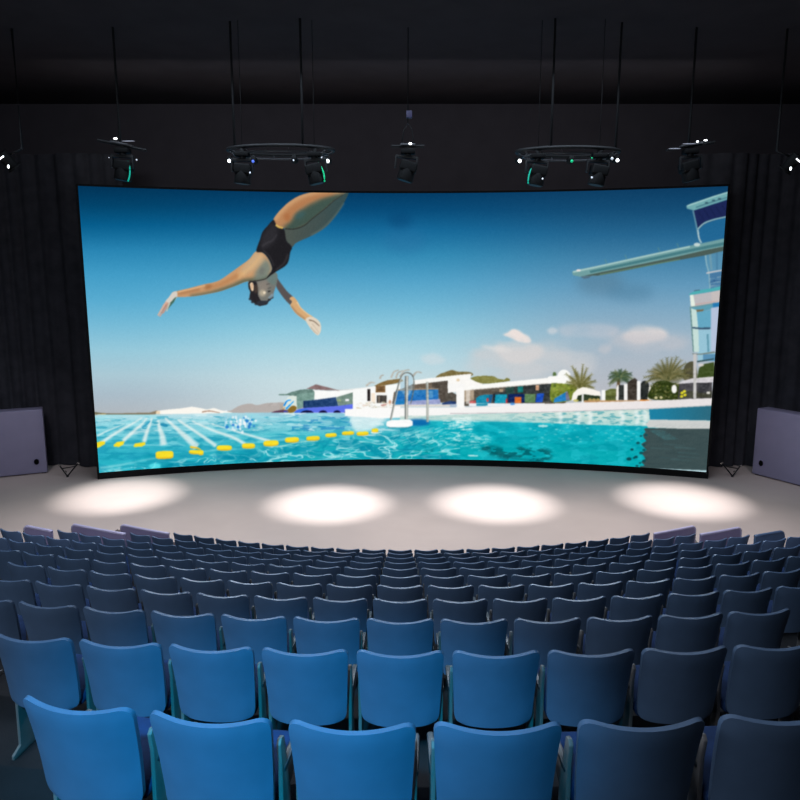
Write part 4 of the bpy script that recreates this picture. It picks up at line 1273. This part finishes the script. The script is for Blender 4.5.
for i in (9, 8, 7):
    for s, nm in ((-1, 'left'), (1, 'right')):
        h0 = (ENDS[i, s] + 0.62) * PITCHX
        ln = {(9, -1): 1.42, (9, 1): 1.25, (8, -1): 1.5, (8, 1): 1.15, (7, -1): 0.75, (7, 1): 0.75}[i, s]
        h1 = h0 + ln
        mm = M_seat if (i == 7 and s == 1) else M_panel
        look = 'dark blue curved end panel' if mm is M_seat else 'lavender curved end panel'
        end_panel(i, s * h0, s * h1, f'{look} at the {nm} end of the {ORD[10 - i]} row from the stage', mm)

# ------------------------------------------------------------------ lamps over the stage
def rotm(rx=0, ry=0, rz=0):
    return Matrix.Rotation(rz, 4, 'Z') @ Matrix.Rotation(ry, 4, 'Y') @ Matrix.Rotation(rx, 4, 'X')

def led(parent, name, p, r, m, lab=None, sq=(1, 1, 1)):
    bm = bmesh.new()
    bmesh.ops.create_uvsphere(bm, u_segments=14, v_segments=10, radius=r)
    bmesh.ops.transform(bm, matrix=Matrix.Translation(p) @ Matrix.Diagonal((*sq, 1)), verts=bm.verts)
    o = obj(name, bm, m, parent)
    if lab:
        o['label'] = lab
    return o

def head_parts(t, tilt, arc=None, arc_side=1, sc=1.0):
    """moving head lamp hanging from its own origin (clamp point)"""
    bm = bmesh.new()
    add_box(bm, (0.42, 0.34, 0.14), (0, 0, -0.16), None, 0.03, 2)
    obj('base', bm, M_head, t)
    bm = bmesh.new()
    add_box(bm, (0.07, 0.07, 0.12), (0, 0, -0.05), None, 0.012)
    add_cyl(bm, 0.075, 0.075, 0.06, Matrix.Translation((0, 0, -0.01)) @ rotm(PI / 2), 16)
    obj('clamp', bm, M_rig, t)
    bm = bmesh.new()
    ol = [(-0.34, -0.28), (0.34, -0.28), (0.34, -0.66), (0.28, -0.66), (0.28, -0.36), (-0.28, -0.36), (-0.28, -0.66), (-0.34, -0.66)]
    add_prism(bm, ol, -0.06, 0.06, rotm(0, tilt * 0.35), 0.01)
    add_cyl(bm, 0.1, 0.1, 0.08, Matrix.Translation((0, 0, -0.25)), 20)
    obj('yoke', bm, M_rig, t)
    Hm = Matrix.Translation((0, 0, -0.66)) @ rotm(0, tilt)
    bm = bmesh.new()
    add_box(bm, (0.5, 0.46, 0.30), (0, 0, 0.07), None, 0.05, 3)
    add_cyl(bm, 0.235, 0.25, 0.34, Matrix.Translation((0, 0, -0.18)) @ rotm(PI), 28, 0.01)
    for k in range(4):
        add_box(bm, (0.515, 0.36, 0.014), (0, 0, -0.02 + 0.05 * k), None)
    bmesh.ops.transform(bm, matrix=Hm, verts=bm.verts)
    obj('head', bm, M_head, t)
    bm = bmesh.new()
    add_cyl(bm, 0.2, 0.2, 0.02, Hm @ Matrix.Translation((0, 0, -0.35)), 28)
    obj('lens', bm, M_lensoff, t)
    if arc is not None:
        bm = bmesh.new()
        pts = []
        for q in np.linspace(-0.42, 0.42, 14):
            pts.append(Hm @ Vector((arc_side * (0.268 - 0.35 * (q + 0.1) ** 2), -0.18, q * 0.7 - 0.08)))
        add_tube(bm, pts, 0.022, 8)
        o = obj('light_strip', bm, arc, t)
        o['label'] = 'glowing green strip' if arc is M_green else 'glowing teal strip'
    for o in list(t.children):
        if o.name.split('.')[0] in ('base', 'clamp', 'yoke', 'head', 'lens', 'light_strip'):
            o.scale = (sc, sc, sc)

YL = 18.5
def suspended(x, z, tilt, label, arc=None, arc_side=1, bar_tilt=0.0, leds=(), bar=0.62, hanger=True, A_frame=False):
    t = thing('stage_light', label, 'stage light', (x, YL, z), 0.0)
    bm = bmesh.new()
    add_cyl(bm, 0.035, 0.035, bar * 2, rotm(0, PI / 2 + bar_tilt), 14)
    obj('mounting_bar', bm, M_rig, t)
    bm = bmesh.new()
    add_box(bm, (bar * 0.9, 0.16, 0.05), (0, -0.02, 0.03), rotm(0, bar_tilt), 0.012)
    obj('mounting_plate', bm, M_riggrey, t)
    head_parts(t, tilt, arc, arc_side, 0.85)
    top = ZC - z
    bm = bmesh.new()
    if A_frame:
        add_tube(bm, [(-0.16, 0, 0.03), (-0.1, 0, 0.4), (0, 0, 0.55)], 0.014, 8)
        add_tube(bm, [(0.16, 0, 0.03), (0.1, 0, 0.4), (0, 0, 0.55)], 0.014, 8)
        add_tube(bm, [(0, 0, 0.54), (0, 0, top)], 0.014, 8)
        obj('hanger', bm, M_rig, t)
        bm = bmesh.new()
        add_box(bm, (0.15, 0.15, 0.17), (0.03, 0, 0.76), None, 0.02)
        o = obj('hoist_block', bm, M_blueblk, t)
    else:
        add_tube(bm, [(-0.05, 0, 0.03), (-0.05, 0, top)], 0.03, 10)
        obj('hanger', bm, M_rig, t)
    for nm, p, r, m, sq in leds:
        led(t, nm, p, r, m, None, sq)
    return t
M_glint = mat('bar_glint_glow', (150, 150, 160), emit=(110, 114, 128), estr=1.0, var=0.02)  # self-lit streaks standing in for highlights on the mounting bars
M_blueblk = mat('hoist_violet', (70, 66, 100), rough=0.5, var=0.1)
B1 = (1, 1, 1)
suspended(-7.05, 9.62, 0.16, 'black moving-head lamp with teal strip above the screen, nearest the left curtain', M_teal, 1, 0.2,
          [('lamp_or_glint', (-0.1, -0.16, 0.13), 0.032, M_white, (1.6, 1, 0.8)), ('lamp_or_glint', (-0.26, -0.24, -0.34), 0.014, M_dim, B1), ('lamp_or_glint', (0.4, -0.16, -0.38), 0.02, M_dim, B1),
           ('lamp_or_glint', (0.22, -0.16, 0.07), 0.024, M_glint, (7, 1, 0.5))])
suspended(7.38, 9.6, -0.24, 'black tilted moving-head lamp above the screen, nearest the right curtain', None, 1, -0.16,
          [('lamp_or_glint', (0.1, -0.16, 0.08), 0.028, M_white, (1, 1, 0.9)), ('lamp_or_glint', (0.3, -0.16, 0.11), 0.028, M_white, (1.7, 1, 0.7)), ('lamp_or_glint', (-0.1, -0.14, 0.03), 0.022, M_glint, (8, 1, 0.5)),
           ('lamp_or_glint', (-0.44, -0.1, -0.08), 0.018, M_glint, (9, 1, 0.6))], hanger=True)
suspended(0.2, 9.6, 0.3, 'black tilted moving-head lamp on a cable hanger, above the middle of the screen', None, 1, 0.0,
          [('lamp_or_glint', (0.06, -0.16, 0.03), 0.036, M_white, (1.2, 1, 0.8))], bar=0.42, A_frame=True)

def ring(x, z, r, label, heads, dots, poles):
    t = thing('lighting_ring', label, 'lighting truss', (x, YL, z))
    bm = bmesh.new()
    add_tube(bm, [(r * math.cos(q), r * 0.5 * math.sin(q), 0) for q in np.linspace(0, 2 * PI, 61)], 0.045, 10, cap=False)
    obj('hoop', bm, M_rig, t)
    bm = bmesh.new()
    add_tube(bm, [((r - 0.16) * math.cos(q), (r - 0.16) * 0.5 * math.sin(q), -0.12) for q in np.linspace(0, 2 * PI, 61)], 0.025, 8, cap=False)
    for k in range(14):
        q = 2 * PI * k / 14
        add_tube(bm, [(r * math.cos(q), r * 0.5 * math.sin(q), 0), ((r - 0.16) * math.cos(q), (r - 0.16) * 0.5 * math.sin(q), -0.12)], 0.016, 6)
    obj('inner_hoop', bm, M_riggrey, t)
    for px in poles:
        bm = bmesh.new()
        py = -math.sqrt(max(r * r - px * px, 0)) * 0.5
        add_tube(bm, [(px, py, 0), (px, py, ZC - z)], 0.03, 10)
        obj('pole', bm, M_rig, t)
    for px, m, rr, dz in dots:
        bm = bmesh.new()
        py = -math.sqrt(max(r * r - min(px * px, r * r), 0)) * 0.5
        add_cyl(bm, 0.09, 0.06, 0.2, Matrix.Translation((px, py + 0.08, -0.2 + dz)) @ rotm(PI / 2.4), 18, 0.01)
        o = obj('spot_housing', bm, M_head, t)
        led(o, 'bulb', (px, py - 0.06, -0.26 + dz), rr, m, 'glowing bulb')
    return t
def hung_head(x, y, z, tilt, label, arc, arc_side, leds):
    t = thing('stage_light', label, 'stage light', (x, y, z))
    head_parts(t, tilt, arc, arc_side, 0.82)
    bm = bmesh.new()
    add_tube(bm, [(0, 0, -0.02), (0, 0, ZC - z)], 0.008, 6)
    obj('hanger_cable', bm, M_rig, t)
    for p, r, m in leds:
        led(t, 'lamp_or_glint', p, r, m)
    return t
ring(-3.03, 9.50, 1.34, 'dark lighting ring hung above the screen, left of the middle lamp', None,
     [(-1.25, M_white, 0.042, -0.05), (1.22, M_white, 0.046, -0.06), (-0.58, M_blueled, 0.035, -0.12), (0.42, M_dim, 0.022, -0.1)], (-1.08, 0.64))
hung_head(-3.9, YL - 0.5, 9.44, 0.1, 'black lamp without a strip under the left lighting ring', None, 1, [((0.22, -0.24, -0.6), 0.022, M_dim)])
hung_head(-2.12, YL - 0.48, 9.44, -0.22, 'black lamp with green strip under the left lighting ring', M_green, 1, [((0.2, -0.24, -0.24), 0.018, M_dim)])
ring(4.26, 9.46, 1.3, 'dark lighting ring hung above the screen, right of the middle lamp', None,
     [(-1.25, M_white, 0.046, 0.0), (1.18, M_white, 0.042, 0.0), (1.0, M_dim, 0.035, 0.02), (-0.05, M_green, 0.035, -0.08)], (-0.55, 1.12))
hung_head(3.42, YL - 0.48, 9.4, 0.2, 'black lamp with teal strip under the right lighting ring', M_teal, -1, [((0.08, -0.26, -0.7), 0.022, M_dim)])
hung_head(4.92, YL - 0.54, 9.4, 0.2, 'black lamp without a strip under the right lighting ring', None, 1, [((-0.22, -0.24, -0.68), 0.024, M_dim), ((-0.24, -0.24, -0.22), 0.018, M_green)])

def wall_spot(x, y, z, s, label):
    t = thing('wall_spotlight', label, 'spotlight', (x, y, z))
    bm = bmesh.new()
    add_tube(bm, [(-s * 0.35, 0.1, ZC - z), (-s * 0.35, 0.1, 0.3), (0, 0, 0.12)], 0.03, 10)
    obj('hanger', bm, M_rig, t)
    Hm = rotm(0.5, s * 0.6)
    bm = bmesh.new()
    add_cyl(bm, 0.13, 0.16, 0.44, Hm, 24, 0.012)
    add_cyl(bm, 0.19, 0.19, 0.04, Hm @ Matrix.Translation((0, 0, -0.22)), 24, 0.01)
    obj('can', bm, M_head, t)
    bm = bmesh.new()
    pts = [Hm @ Vector((0.19 * math.cos(q), -0.19 * math.sin(q), 0.14)) for q in np.linspace(1.2 if s < 0 else 0.7, 2.3 if s < 0 else 1.8, 10)]
    add_tube(bm, pts, 0.016, 8)
    o = obj('lit_rim', bm, M_white, t)
    led(t, 'bulb', (s * -0.12, -0.2, -0.18), 0.03, M_white, 'glowing bulb', (0.8, 1, 1.5))
    return t
wall_spot(-10.0, 18.5, 9.25, -1, 'small glowing spotlight high in the dark left corner')
wall_spot(9.98, 18.5, 9.2, 1, 'small glowing spotlight high in the dark right corner')

# ------------------------------------------------------------------ light
def spot(name, loc, target, power, size_deg, blend, rgb, rad=0.12):
    l = bpy.data.lights.new(name, 'SPOT')
    l.energy = power
    l.spot_size = math.radians(size_deg)
    l.spot_blend = blend
    l.color = rgb
    l.shadow_soft_size = rad
    o = bpy.data.objects.new(name, l)
    C.objects.link(o)
    o.location = loc
    o.rotation_euler = (Vector(target) - Vector(loc)).to_track_quat('-Z', 'Y').to_euler()
    return o
warm = (1.0, 0.89, 0.82)
pools = [(-7.0, (-8.2, 19.75), 0.85), (-1.8, (-2.02, 19.0), 1.0), (2.95, (2.72, 19.05), 1.0), (7.4, (8.1, 19.3), 0.9)]
for fx_, (tx, ty), k in pools:
    spot('stage_pool_lamp', (fx_, 18.2, 8.6), (tx, ty, 0), 7000 * k, 28, 1.0, (0.97, 0.98, 1.0), 0.1)
    spot('stage_wash_lamp', (fx_, 18.3, 8.6), (tx * 0.9, ty - 2.8, 0), 1350 * k, 70, 1.0, warm, 0.3)
# blue house lamp behind the camera, aimed at the near left-centre seats
hb = spot('house_blue_lamp', (-0.7, -1.5, 8.5), (-0.75, 3.4, 3.8), 4000, 20, 1.0, (0.01, 0.58, 1.0), 0.2)
hb.scale = (1.8, 1, 1)
# unseen dim cool fill, added to lift the seat backs
l = bpy.data.lights.new('audience_fill', 'AREA')
l.energy = 960
l.shape = 'RECTANGLE'
l.size = 9
l.size_y = 3
l.color = (0.8, 0.9, 1.0)
o = bpy.data.objects.new('audience_fill', l)
C.objects.link(o)
o.location = (-7, -0.5, 11.5)
o.rotation_euler = (Vector((0, 10, 3)) - Vector(o.location)).to_track_quat('-Z', 'Y').to_euler()

# unseen cool area light above the stage front, added to brighten seat top edges
l = bpy.data.lights.new('seat_edge_fill', 'AREA')
l.energy = 1500
l.shape = 'RECTANGLE'
l.size = 16
l.size_y = 0.6
l.color = (0.7, 0.84, 1.0)
o = bpy.data.objects.new('seat_edge_fill', l)
C.objects.link(o)
o.location = (0, 16.5, 12.2)
o.rotation_euler = (Vector((0, 9, 2)) - Vector(o.location)).to_track_quat('-Z', 'Y').to_euler()
# unseen area light, added to lift the dark wall above the screen
l = bpy.data.lights.new('wall_fill', 'AREA')
l.energy = 90
l.shape = 'RECTANGLE'
l.size = 20
l.size_y = 0.3
o = bpy.data.objects.new('wall_fill', l)
C.objects.link(o)
o.location = (0, 20.5, 11.2)
o.rotation_euler = (Vector((0, 26, 9.5)) - Vector(o.location)).to_track_quat('-Z', 'Y').to_euler()
for q in (-1, 1):  # unseen spots, added to brighten the panels at the row ends
    spot('row_end_fill', (q * 4.5, 3.0, 11.8), (q * 7.3, 14.2, 0.6), 3400, 22, 1.0, (0.86, 0.84, 1.0), 0.2)
# unseen violet fill spots, added to brighten the cabinets beside the stage
spot('wing_fill', (-9.0, 12.0, 11.6), (-12.6, 21.7, 1.2), 1150, 24, 0.9, (0.92, 0.88, 1.0), 0.2)
spot('wing_fill', (9.0, 12.0, 11.6), (12.3, 20.8, 1.2), 1150, 24, 0.9, (0.92, 0.88, 1.0), 0.2)
w = bpy.data.worlds.new('World')
scene.world = w
w.use_nodes = True
bg = w.node_tree.nodes['Background']
bg.inputs['Color'].default_value = (0.5, 0.55, 0.7, 1)
bg.inputs['Strength'].default_value = 0.02

# ------------------------------------------------------------------ camera
cam = bpy.data.cameras.new('Camera')
cam.sensor_width = 36
cam.sensor_fit = 'HORIZONTAL'
cam.lens = FOC / 800 * 36
cam.clip_end = 200
co = bpy.data.objects.new('Camera', cam)
C.objects.link(co)
co.location = (0, 0, CAM_Z)
co.rotation_euler = (PI / 2 - PITCH, 0, 0)
scene.camera = co
